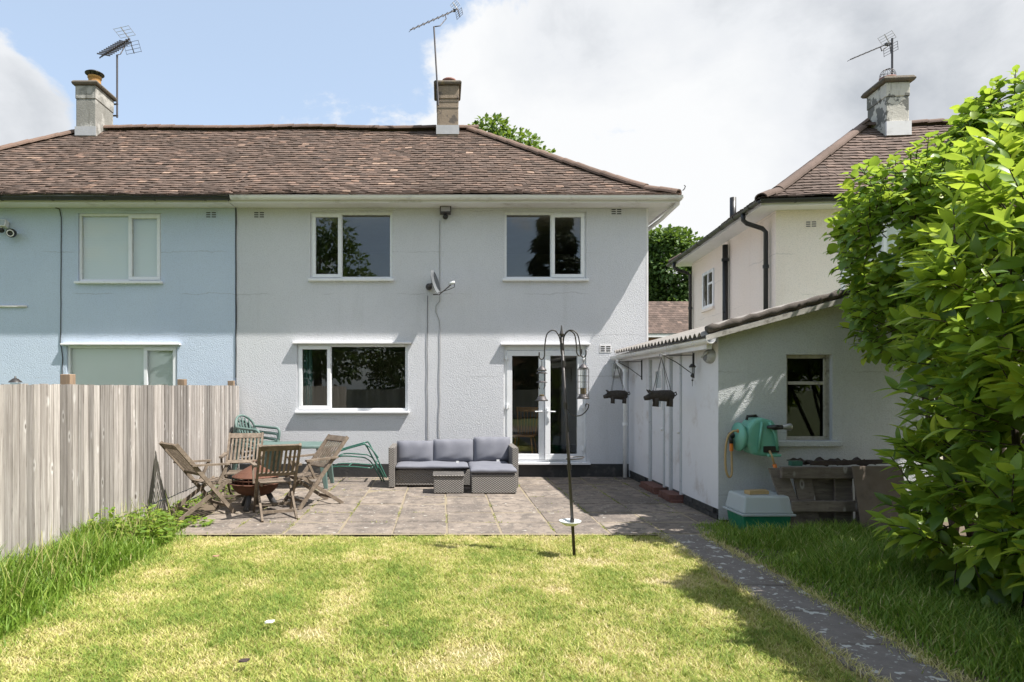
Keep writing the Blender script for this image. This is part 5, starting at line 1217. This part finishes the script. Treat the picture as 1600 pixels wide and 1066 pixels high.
# scraps on the lawn
for k, (px, py, lab) in enumerate(((337, 875, 'pale dry leaf lying on the lawn below the wooden chairs'), (421, 980, 'white scrap of litter lying in the middle of the lawn'), (381, 1042, 'dark curled dead leaf lying on the lawn'))):
    Y_ = 1.63/(py-605)*1000; q = at(px, py, Y_); m = MB()
    for a in range(2): m.quad(q+Vector((-.03, -.015, .03+.01*a)), q+Vector((.02, -.02, .035)), q+Vector((.035, .015, .045-.01*a)), q+Vector((-.02, .02, .04)))
    o = m.build('litter_scrap' if k == 1 else 'dead_leaf', M[('cardboard', 'white_tag', 'brown_junk')[k]]); tag(o, lab, 'litter' if k == 1 else 'leaf')

# ================================================================== vegetation
def unit(a): return a/np.maximum(np.linalg.norm(a, axis=-1, keepdims=True), 1e-9)
def leaf_template(n, prof, fold=.25, droop=.25):
    """rows of left/mid/right points along a unit leaf (x along, y across, z up)"""
    V = []; F = []
    for i in range(n+1):
        u = i/n; w = prof(u); z = -droop*u*u; V += [(u, -w, z+fold*w), (u, 0, z), (u, w, z+fold*w)]
    for i in range(n):
        a = i*3; F += [(a, a+3, a+4, a+1), (a+1, a+4, a+5, a+2)]
    return np.array(V), np.array(F)
LAUREL_T = leaf_template(5, lambda u: .19*math.sin(math.pi*min(1, u**.85))**.8+.004, .3, .16)
HAZEL_T = leaf_template(5, lambda u: .46*math.sin(math.pi*min(1, u**.72))**.6+.004, .22, .28)
TREE_T = leaf_template(2, lambda u: .36*math.sin(math.pi*u)+.01, .3, .2)
def frames(d, up):
    d = unit(d); s = unit(np.cross(up, d)); n = np.cross(d, s); return d, s, n
def leaves(T, pos, d, up, length):
    V, F = T; d, s, n = frames(d, up); L_ = np.asarray(length)[:, None, None]
    P = pos[:, None, :]+L_*(V[None, :, 0:1]*d[:, None, :]+V[None, :, 1:2]*s[:, None, :]+V[None, :, 2:3]*n[:, None, :])
    k = len(V); N_ = len(pos); FF = F[None]+np.arange(N_)[:, None, None]*k
    return P.reshape(-1, 3), FF.reshape(-1, F.shape[1]), len(F)
def add_np(name, V, F, mat, tint, parent=None, kind=None, smooth=False):
    org = ORG.get(parent, Vector((0, 0, 0))) if parent else Vector((0, 0, 0))
    o = bpy.data.objects.new(name, np_mesh(name, np.asarray(V)-np.array(org), F, mat, tint, smooth)); COL.objects.link(o); ORG[o] = org
    if parent: o.parent = parent
    if kind: o['kind'] = kind
    return o
def sample_blobs(blobs, n, r_, shell=.25):
    """points near the surface of a union of ellipsoids, with outward normals"""
    P = []; Nn = []; w = np.array([b[3]*b[4]+b[4]*b[5]+b[3]*b[5] for b in blobs]); w = w/w.sum()
    idx = r_.choice(len(blobs), n, p=w); B = np.array(blobs)[idx]
    u = unit(r_.normal(size=(n, 3))); rad = 1-shell*r_.random(n)**1.6
    p = B[:, :3]+u*B[:, 3:6]*rad[:, None]; nn = unit(u/B[:, 3:6])
    keep = np.ones(n, bool)
    for b in blobs:
        q = ((p-np.array(b[:3]))/np.array(b[3:6])); keep &= (q**2).sum(1) > (1-shell*1.15)**2*.92
    return p[keep], nn[keep]
def shrub(name, label, cat, base, blobs, n_shoots, per, T, lmin, lmax, mat, mat_o, seed, zmin=.05, n_obj=300, up_bias=.55, bend=.5, stem=.30, young=.16, spread=.95):
    r_ = np.random.default_rng(seed); t = thing(name, label, cat, base)
    p, nn = sample_blobs(blobs, n_shoots*2, r_); sel = (p[:, 2] > zmin); p, nn = p[sel][:n_shoots], nn[sel][:n_shoots]; S = len(p)
    d = unit(nn+np.array([0, 0, up_bias])+r_.normal(size=(S, 3))*.35)
    ln = stem*(.7+.6*r_.random(S)); is_young = r_.random(S) < young
    P = []; D = []; U = []; Ls = []; Tn = []; stems = []
    for i in range(S):
        a0 = p[i]-d[i]*ln[i]*.6; ref = unit(np.cross(d[i], [0.3, 0.2, 1])); ref2 = np.cross(d[i], ref); shade = r_.normal(.46, .17)
        stems.append((a0, a0+d[i]*ln[i]))
        for k in range(per):
            f = (k+.5)/per; ang = k*2.4+r_.random()*.7; out = ref*math.cos(ang)+ref2*math.sin(ang)
            P.append(a0+d[i]*ln[i]*f); dd = unit(out*(spread*(1-.45*f))+d[i]*(.45+.55*f)+np.array([0, 0, -bend*.25*(1-f)])); D.append(dd)
            U.append(unit(np.array([0, 0, 1.0])+nn[i]*.55+r_.normal(size=3)*.22)); Ls.append(r_.uniform(lmin, lmax)*(1 if f < .75 else .78))
            Tn.append(np.clip(shade+r_.normal(0, .12)+(.42*f if is_young[i] else .1*f), 0, 1))
    P = np.array(P); D = np.array(D); U = np.array(U); Ls = np.array(Ls); Tn = np.array(Tn)
    # leaves that face the garden most openly become single objects
    cp = np.array([0, 0, 1.63]); dist = np.linalg.norm(P-cp, axis=1)
    px = 690+1000*P[:, 0]/P[:, 1]; py = 605-1000*(P[:, 2]-1.63)/P[:, 1]
    vis = (px > 60) & (px < 1585) & (py > 10) & (py < 1050)
    outw = np.zeros(len(P))
    order = np.argsort(dist)
    grid = {}; near = []
    for i in order:          # the front-most leaf in each cell of the view, so that the singled-out ones are ones in view
        if not vis[i]: continue
        key = (int(px[i]//13), int(py[i]//13))
        if key in grid: continue
        grid[key] = 1; near.append(i)
    near = sorted(near, key=lambda i: -Ls[i]/dist[i])[:n_obj]
    mask = np.ones(len(P), bool); mask[near] = False
    V, F, fpl = leaves(T, P[mask], D[mask], U[mask], Ls[mask])
    fo = add_np('foliage', V, F, mat, np.repeat(Tn[mask], fpl), t, 'stuff', True)
    lm = np_mesh('leaf', T[0], T[1], mat_o, None, True)
    for i in near:
        dd, s, n_ = frames(D[i][None], U[i][None]); m = Matrix((dd[0], s[0], n_[0])).transposed()
        o = bpy.data.objects.new('leaf', lm); COL.objects.link(o); o.parent = t; o.location = Vector(P[i])-ORG[t]; o.rotation_euler = m.to_euler(); o.scale = (Ls[i],)*3
    mb = MB(); b0 = Vector(base)
    for k in range(9):
        a = r_.random()*6.28; b = blobs[k % len(blobs)]; e = Vector(b[:3])+Vector((math.cos(a)*b[3]*.5, math.sin(a)*b[4]*.5, b[5]*.45)); s0 = b0+Vector((math.cos(a)*.15, math.sin(a)*.15, -.05)); mid = (s0+e)/2+Vector((r_.normal()*.15, r_.normal()*.15, .1)); mb.tube(smooth_pts([s0, mid, e], 5), [.035-.0026*j for j in range(11)], 6)
    mb.build('trunk', M['bark'], t, smooth=True)
    mb = MB()
    for a, b in stems: mb.tube([a, b], [.006, .003], 4, caps=False)
    mb.build('twigs', M['bark'], t, kind='stuff')
    return t
# laurel: a tall body of big glossy leaves, its face turned to path and lawn
shrub('laurel_hedge', 'big glossy-leaved laurel hedge beside the stone path', 'hedge', (4.35, 4.6, 0),
      [(4.55, 4.25, 1.35, .95, 1.0, 1.3), (4.6, 3.3, 1.6, 1, .9, 1.6), (4.75, 5.0, 1.9, .95, .85, 1.35), (5.2, 5.5, 2.55, .95, .8, 1.35), (4.52, 5.05, .75, .8, .75, .8), (4.42, 3.65, .75, .8, .85, .8), (4.9, 3.0, 2.2, .9, .9, 1.3), (4.35, 3.55, 2.2, .72, .72, 1.15), (4.27, 4.5, 2.4, .74, .62, .85), (4.5, 2.9, 2.3, .8, .7, 1.1), (4.8, 1.7, 1.5, 1, 1, 1.7), (4.8, .2, 1.5, 1, 1, 1.7)]  # end blobs lie out of view, added to darken the outbuilding window's reflection
      +[(4.75, 4.3, 1.4, .65, .75, 1.0), (4.9, 4.9, 1.7, .65, .6, 1.0), (4.7, 4.9, .8, .55, .6, .6), (4.8, 3.5, 1.5, .6, .7, 1.3)],
      2250, 9, LAUREL_T, .15, .265, M['laurel'], M['laurel_o'], 11, zmin=.02, up_bias=.55, stem=.30, young=.38)
# hazel-like tree with round leaves hanging over the outbuilding
shrub('hazel_tree', 'round-leaved hazel tree overhanging the outbuilding roof', 'tree', (5.7, 6.9, 0),
      [(4.68, 6.40, 3.2, .66, .6, .8), (4.72, 6.5, 2.45, .48, .45, .52), (5.25, 6.7, 3.2, .6, .6, .8), (5.05, 6.95, 3.1, .62, .5, .78), (5.0, 6.95, 2.4, .5, .45, .5), (5.98, 6.9, 3.85, .62, .65, .9), (6.3, 6.7, 3.6, .8, .7, 1.0), (5.6, 6.8, 2.6, .8, .7, .8), (6.15, 6.9, 4.3, .5, .5, .6), (6.35, 7.3, 3.6, .7, .6, .75), (5.95, 7.2, 2.7, .6, .5, .6)],
      1450, 7, HAZEL_T, .075, .135, M['hazel'], M['hazel_o'], 23, zmin=1.5, up_bias=.35, bend=1.2, stem=.26, young=.35, spread=1.0)

def tree(name, label, base, h, blobs, n, leaf, mat, seed, cat='tree', group=None):
    r_ = np.random.default_rng(seed); t = thing(name, label, cat, base, group=group); b0 = np.array(base)
    bl = [(b0[0]+b[0], b0[1]+b[1], b[2], b[3], b[3], b[4]) for b in blobs]
    # every blob breaks into clumps so that the outline is uneven
    cl = []
    for b in bl:
        for k in range(16): u = unit(r_.normal(size=3)); c = np.array(b[:3])+u*np.array(b[3:6])*.78; rr = b[3]*r_.uniform(.22, .42); cl.append((*c, rr, rr, rr*.85))
    p, nn = sample_blobs(cl+bl, n, r_, .45); N_ = len(p)
    d = unit(nn+r_.normal(size=(N_, 3))*.7+np.array([0, 0, -.15])); V, F, fpl = leaves(TREE_T, p, d, unit(nn*.6+np.array([0, 0, 1])+r_.normal(size=(N_, 3))*.4), leaf*(.7+.6*r_.random(N_)))
    add_np('crown', V, F, mat, np.repeat(np.clip(.5+.18*r_.normal(size=N_), 0, 1), fpl), t)
    mb = MB(); top = Vector((base[0], base[1], h*.7)); mb.tube(smooth_pts([Vector(base), Vector((base[0]+.1, base[1], h*.3)), top], 5), [.022*h*(1-.07*j) for j in range(11)], 9)
    for b in bl[:6]: s0 = Vector((base[0], base[1], h*.35)); mb.tube(smooth_pts([s0, (s0+Vector(b[:3]))/2+Vector((0, 0, .3)), Vector(b[:3])], 4), [.010*h*(1-.09*j) for j in range(9)], 7)
    mb.build('trunk', M['bark'], t, smooth=True); return t
tree('broadleaf_tree', 'bright green treetop rising behind the hipped roof', (3.1, 30, 0), 14, [(-.9, 0, 12.85, 1.15, 1.4), (.4, 0, 12.1, 1.3, 1.6), (1.5, .3, 11.5, 1.1, 1.4), (-3.9, .4, 11.7, 1.5, 1.8), (.1, .5, 9, 2.6, 2.4)], 15000, .22, M['tree_light'], 31)
tree('broadleaf_tree', 'dense dark green tree in the gap between the houses behind the brick house', (18.4, 51, 0), 15, [(0, 0, 10.8, 3.0, 3.3), (-2.4, .3, 9.6, 2.3, 2.6), (2.2, -.3, 9.8, 2.3, 2.5), (.3, .4, 7.0, 3.6, 3.0), (-1.2, -.5, 12.4, 1.7, 1.7)], 26000, .34, M['tree_leaf'], 32)
# the far end of the garden, seen only as reflections in the windows
tree('broadleaf_tree', 'tall leafy tree at the far end of the garden, reflected in the upstairs windows', (-7.5, -15, 0), 13, [(0, 0, 8.2, 3.2, 3.0), (1.6, .5, 6.2, 2.6, 2.4), (-2, 0, 6.4, 2.8, 2.6), (.4, .6, 10.4, 2.0, 1.9), (0, .5, 4.0, 3.2, 2.0)], 11000, .30, M['tree_leaf'], 41)
tree('broadleaf_tree', 'bushy tree behind the lawn, reflected in the ground floor window', (-1.5, -17, 0), 9, [(0, 0, 5.6, 2.6, 2.4), (1.4, .5, 4.0, 2.3, 2.0), (-1.8, 0, 4.2, 2.4, 2.0), (0, .5, 2.6, 3.0, 1.8)], 9000, .28, M['tree_leaf'], 42)
def conifer(label, base, h, r, seed):
    r_ = np.random.default_rng(seed); t = thing('conifer', label, 'tree', base); n = 8000
    z = h*(.06+.94*r_.random(n)**1.25); rad = r*(1-z/h)**.8*(.55+.45*r_.random(n))*(1+.25*np.sin(z*5+r_.random()*6)); a = r_.random(n)*6.283
    p = np.stack([base[0]+rad*np.cos(a), base[1]+rad*np.sin(a), z], 1); d = np.stack([np.cos(a), np.sin(a), -.3+.3*r_.random(n)], 1)
    V, F, fpl = leaves(TREE_T, p, d, np.tile([0, 0, 1.0], (n, 1)), .55*(.6+.6*r_.random(n))); add_np('crown', V, F, M['conifer'], np.repeat(r_.random(n), fpl), t)
    MB().tube([Vector(base), Vector((base[0], base[1], h*.95))], [.22, .03], 8).build('trunk', M['bark'], t)
conifer('tall dark conifer at the far end of the garden, reflected in the upstairs window', (6.6, -14, 0), 13.5, 2.7, 51)
conifer('dark conifer beside the far brick house, reflected in the windows', (-13.5, -13, 0), 11, 2.5, 52)
bh = thing('house', 'brick house behind the garden, reflected in the French doors', 'house', (3.0, -26, 0))
mb = MB(); hw = [(1.0, 2.2, .9, 2.2), (3.4, 5.0, .9, 2.2), (1.0, 2.2, 3.4, 4.6), (3.4, 5.0, 3.4, 4.6)]; holed_wall(mb, -1.5, 7.5, 0, 5, -26, -.3, hw); mb.b6(-1.5, -1.2, -33, -26.31, 0, 5); mb.b6(7.2, 7.5, -33, -26.31, 0, 5); mb.build('wall', M['brick'], bh)
for h in hw: m = MB(); frame_rect(m, *h, -26.1, -26.0, .09); m.b6((h[0]+h[1])/2-.03, (h[0]+h[1])/2+.03, -26.09, -26.01, h[2]+.09, h[3]-.09); w_ = m.build('window', M['upvc'], bh); pane_mb(h[0]+.08, h[1]-.08, h[2]+.08, h[3]-.08, -26.06).build('pane', M['glass'], w_)
MB().hexa([(-1.9, -33.4, 5), (7.9, -33.4, 5), (7.9, -25.6, 5), (-1.9, -25.6, 5), (-1.9, -29.6, 7.6), (7.9, -29.6, 7.6), (7.9, -29.4, 7.6), (-1.9, -29.4, 7.6)]).build('roof', M['tiles_far'], bh)
bf = thing('fence', 'low board fence across the far end of the garden behind the lawn', 'fence', (0, -11, 0)); bm = [MB().box((0, 0, .75), (.12, .02, 1.5)).mesh('board', M['fence'])]
for k in range(110): place('board', bm[0], bf, (-8+.125*k, -11+random.uniform(-.004, .004), 0))

# ---- grass
def blades(name, xy, z, h, w, lean, mat, tint, segs=1, kind='stuff', r_=rng, label=None, cat=None, parent=None):
    n = len(xy); a = r_.random(n)*6.283; wd = np.stack([np.cos(a), np.sin(a)], 1); b = a+1.57+r_.normal(size=n)*.5; ld = np.stack([np.cos(b), np.sin(b)], 1)*(lean*h*(.4+r_.random(n)))[:, None]
    rows = []
    for s in range(segs+1):
        f = s/(segs+1); c = xy+ld*(f**1.7); zz = z+h*(f if segs == 1 else f*(1-.25*f*lean)); ww = (w*(1-.55*f))[:, None]*wd/2
        rows += [np.concatenate([c-ww, zz[:, None]], 1), np.concatenate([c+ww, zz[:, None]], 1)]
    tip = np.concatenate([xy+ld, (z+h*(1 if segs == 1 else 1-.25*lean))[:, None]], 1)
    k = 2*(segs+1)+1; V = np.stack(rows+[tip], 1).reshape(-1, 3); base = np.arange(n)*k; F = []
    for s in range(segs): q = 2*s; F += [np.stack([base+q, base+q+1, base+q+3], 1), np.stack([base+q, base+q+3, base+q+2], 1)]
    q = 2*segs; F.append(np.stack([base+q, base+q+1, base+q+2], 1)); nf = len(F); F = np.stack(F, 1).reshape(-1, 3)
    o = add_np(name, V, F, mat, np.repeat(tint, nf), parent, kind)
    if label: tag(o, label, cat)
    return o
def lawn_height(x, y): return -.028+(vnoise(x+40, y+40, 1.3, 5)-.5)*.03
def scatter(n, x0, x1, y0, y1, p=1.0):
    v = rng.random((n, 2)); return np.stack([x0+(x1-x0)*v[:, 0], y0+(y1-y0)*v[:, 1]**p], 1)
xy = np.concatenate([scatter(350000, -3.6, 2.46, 2.6, 7.13), scatter(30000, -3.6, 2.46, -2, 2.6)])
edge = .05*np.sin(xy[:, 1]*3.1)+.03*np.sin(xy[:, 1]*7.7+1); xy = xy[(xy[:, 0] < 2.40+edge) & ((xy[:, 1] < 7.06+.02*np.sin(xy[:, 0]*9)+.02*np.sin(xy[:, 0]*23)) | (xy[:, 0] < -3.1))]
x, y = xy[:, 0], xy[:, 1]
dry = .28*vnoise(x+9, y+3, .9, 1)+.30*vnoise(x, y, 2.6, 2)+.27*vnoise(x, y, 7, 3)+.27*vnoise(x+2, y+5, 19, 6); bald = vnoise(x+5, y+8, 1.7, 4)*.6+vnoise(x, y, 5, 8)*.4
keep = rng.random(len(x)) > np.clip((bald-.66)*4, 0, .75); patch = sum(np.exp(-(((x-a)/r0)**2+((y-b)/(r0*.8))**2)) for a, b, r0 in ((.15, 3.95, .22), (-.12, 3.8, .12), (1.45, 6.05, .16), (1.75, 5.4, .12), (.9, 5.2, .10), (-.9, 4.3, .14)))
keep &= rng.random(len(x)) > patch*.8; dry = dry+.45*patch+.045*np.sin(x*6.9+.4)
x, y, dry, bald = x[keep], y[keep], dry[keep], bald[keep]
tn = np.clip((dry-.31)*1.35+rng.normal(0, .21, len(x)), 0, 1); hh = (.018+.020*rng.random(len(x)))*(1.25-.6*np.clip(dry, 0, 1))
blades('lawn_grass', np.stack([x, y], 1), lawn_height(x, y), hh, .0042+.003*rng.random(len(x)), 1.4, M['lawn_blade'], tn, 1, label='short mown lawn grass with dry straw patches', cat='grass')
# unmown strip under the fence
xy = scatter(26000, -3.63, -2.86, 3.0, 7.7); u = (xy[:, 0]+3.63)/.77; xy = xy[rng.random(len(xy)) < np.clip(1.25-u*1.05-.25*np.sin(xy[:, 1]*2.7), 0, 1)]
u = (xy[:, 0]+3.63)/.77; hh = (.10+.30*rng.random(len(xy)))*(1.15-.75*u)*(.7+.6*vnoise(xy[:, 0], xy[:, 1], 2.2, 9)); hh *= np.clip((8.0-xy[:, 1])/1.6, .35, 1)
blades('tall_grass', xy, np.full(len(xy), -.03), hh, .008+.005*rng.random(len(xy)), .55, M['tall_grass'], np.clip(.42+rng.normal(0, .17, len(xy))+.35*(rng.random(len(xy)) < .06), 0, 1), 3, label='tall unmown grass along the foot of the fence', cat='grass')
xy = scatter(9000, -3.3, -2.62, 3.0, 7.1); xy = xy[rng.random(len(xy)) < np.clip((-2.62-xy[:, 0])/.5, 0, 1)]
blades('grass_margin', xy, np.full(len(xy), -.028), .03+.07*rng.random(len(xy))**2, .005+.003*rng.random(len(xy)), .9, M['tall_grass'], np.clip(.55+rng.normal(0, .22, len(xy)), 0, 1), 2, label='ragged grass margin between the lawn and the tall grass', cat='grass')
xy = scatter(420, -3.6, -3.05, 4.0, 7.6); blades('dry_stalks', xy, np.full(len(xy), -.03), .25+.28*rng.random(len(xy)), .005+.003*rng.random(len(xy)), .35, M['tall_grass'], np.clip(.9+rng.normal(0, .1, len(xy)), 0, 1), 3, label='dry straw stalks standing in the tall grass by the fence', cat='grass')
# rough grass between path and hedge
xy = scatter(52000, 2.80, 5.2, 2.4, 7.6); e = .05*np.sin(xy[:, 1]*2.3)+.04*np.sin(xy[:, 1]*6.1); xy = xy[(xy[:, 0] > 2.93+e) & ~((xy[:, 0] < 4.0) & (xy[:, 1] > 7.02) & (xy[:, 0] > 3.34))]
hh = (.045+.10*rng.random(len(xy)))*(.55+.9*vnoise(xy[:, 0]+3, xy[:, 1], 1.6, 12))*np.clip(.45+(xy[:, 0]-2.93)*1.6, .45, 1.35)
blades('rough_grass', xy, np.full(len(xy), -.025), hh, .006+.005*rng.random(len(xy)), .6, M['tall_grass'], np.clip(.48+rng.normal(0, .18, len(xy))+.3*(rng.random(len(xy)) < .14)+.5*np.clip(3.08-xy[:, 0], 0, .15)/.15*.5, 0, 1), 3, label='rough grass between the stone path and the laurel hedge', cat='grass')
# a dry fringe along both path edges
ys = rng.uniform(2.5, 7.05, 9000); sd = rng.random(9000) < .5; xs_ = np.where(sd, 2.43+rng.normal(0, .03, 9000), 2.90+rng.normal(0, .045, 9000))
blades('path_fringe', np.stack([xs_, ys], 1), np.full(9000, -.022), .02+.045*rng.random(9000), np.full(9000, .005), .9, M['lawn_blade'], np.clip(.68+rng.normal(0, .2, 9000), 0, 1), 2, label='dry straw fringe of grass along the path edges', cat='grass')
# moss and seedlings in the patio joints
pts = []
for k in range(1, 11):
    xj = -2.98+PX*k
    for q in range(26):
        yj = rng.uniform(7.13, 11.5); dens = float(vnoise(xj*3+7, yj, 1.5, 15))
        if rng.random() < dens*1.25-.22: m_ = rng.integers(10, 42); pts.append(np.stack([xj+rng.normal(0, .010, m_), yj+rng.normal(0, .075, m_)], 1))
for r in range(0, 8):
    yj = 7.125+.6*r
    for q in range(22):
        xj = rng.uniform(-2.9, 3.2); dens = float(vnoise(xj*1.3, yj*3, 1.5, 16))
        if rng.random() < dens*.9-.22: m_ = rng.integers(6, 22); pts.append(np.stack([xj+rng.normal(0, .07, m_), yj+rng.normal(0, .008, m_)], 1))
xy = np.concatenate(pts); blades('joint_weeds', xy, np.full(len(xy), -.01), .010+.030*rng.random(len(xy))**2, .006+.006*rng.random(len(xy)), 1.2, M['joint_weed'], np.clip(rng.normal(.45, .22, len(xy)), 0, 1), 2, label='moss and seedlings growing in the patio joints', cat='weeds')
# leafy weeds where the patio meets the fence, and by the corner of the lawn
def weed_clump(c, n, rad, hmax, seed):
    r_ = np.random.default_rng(seed); a = r_.random(n)*6.283; rr = rad*np.sqrt(r_.random(n)); z = hmax*r_.random(n)**1.1*(1-.5*rr/rad)
    p = np.stack([c[0]+rr*np.cos(a), c[1]+rr*np.sin(a), z], 1); p[:, 0] = np.maximum(p[:, 0], FX+.03); d = np.stack([np.cos(a)+r_.normal(size=n)*.5, np.sin(a)+r_.normal(size=n)*.5, .5*r_.random(n)], 1)
    return p, d, .035+.045*r_.random(n), np.clip(r_.normal(.5, .22, n), 0, 1)
for lab, cs in (('leafy green weeds growing at the corner of lawn and fence', [((-3.25, 7.05), 420, .28, .34), ((-3.42, 6.6), 360, .25, .42), ((-3.1, 6.75), 260, .22, .2), ((-3.45, 7.5), 200, .2, .28)]), ('low weeds growing along the foot of the fence by the chairs', [((-3.4, 8.0), 130, .22, .12), ((-3.5, 8.8), 130, .2, .10), ((-3.3, 9.4), 120, .25, .08), ((-3.45, 10.2), 110, .22, .10), ((-2.9, 7.6), 70, .16, .07), ((-3.15, 7.8), 70, .2, .08)])):
    Q = [weed_clump(c, n, r0, h0, 60+i) for i, (c, n, r0, h0) in enumerate(cs)]; p, d, l_, tn = (np.concatenate([q[i] for q in Q]) for i in range(4))
    V, F, fpl = leaves(leaf_template(3, lambda u: .3*math.sin(math.pi*u)+.01, .2, .2), p, d, np.tile([0, 0, 1.0], (len(p), 1))+rng.normal(size=(len(p), 3))*.3, l_); tag(add_np('weeds', V, F, M['weed'], np.repeat(tn, fpl), None, 'stuff'), lab, 'weeds')
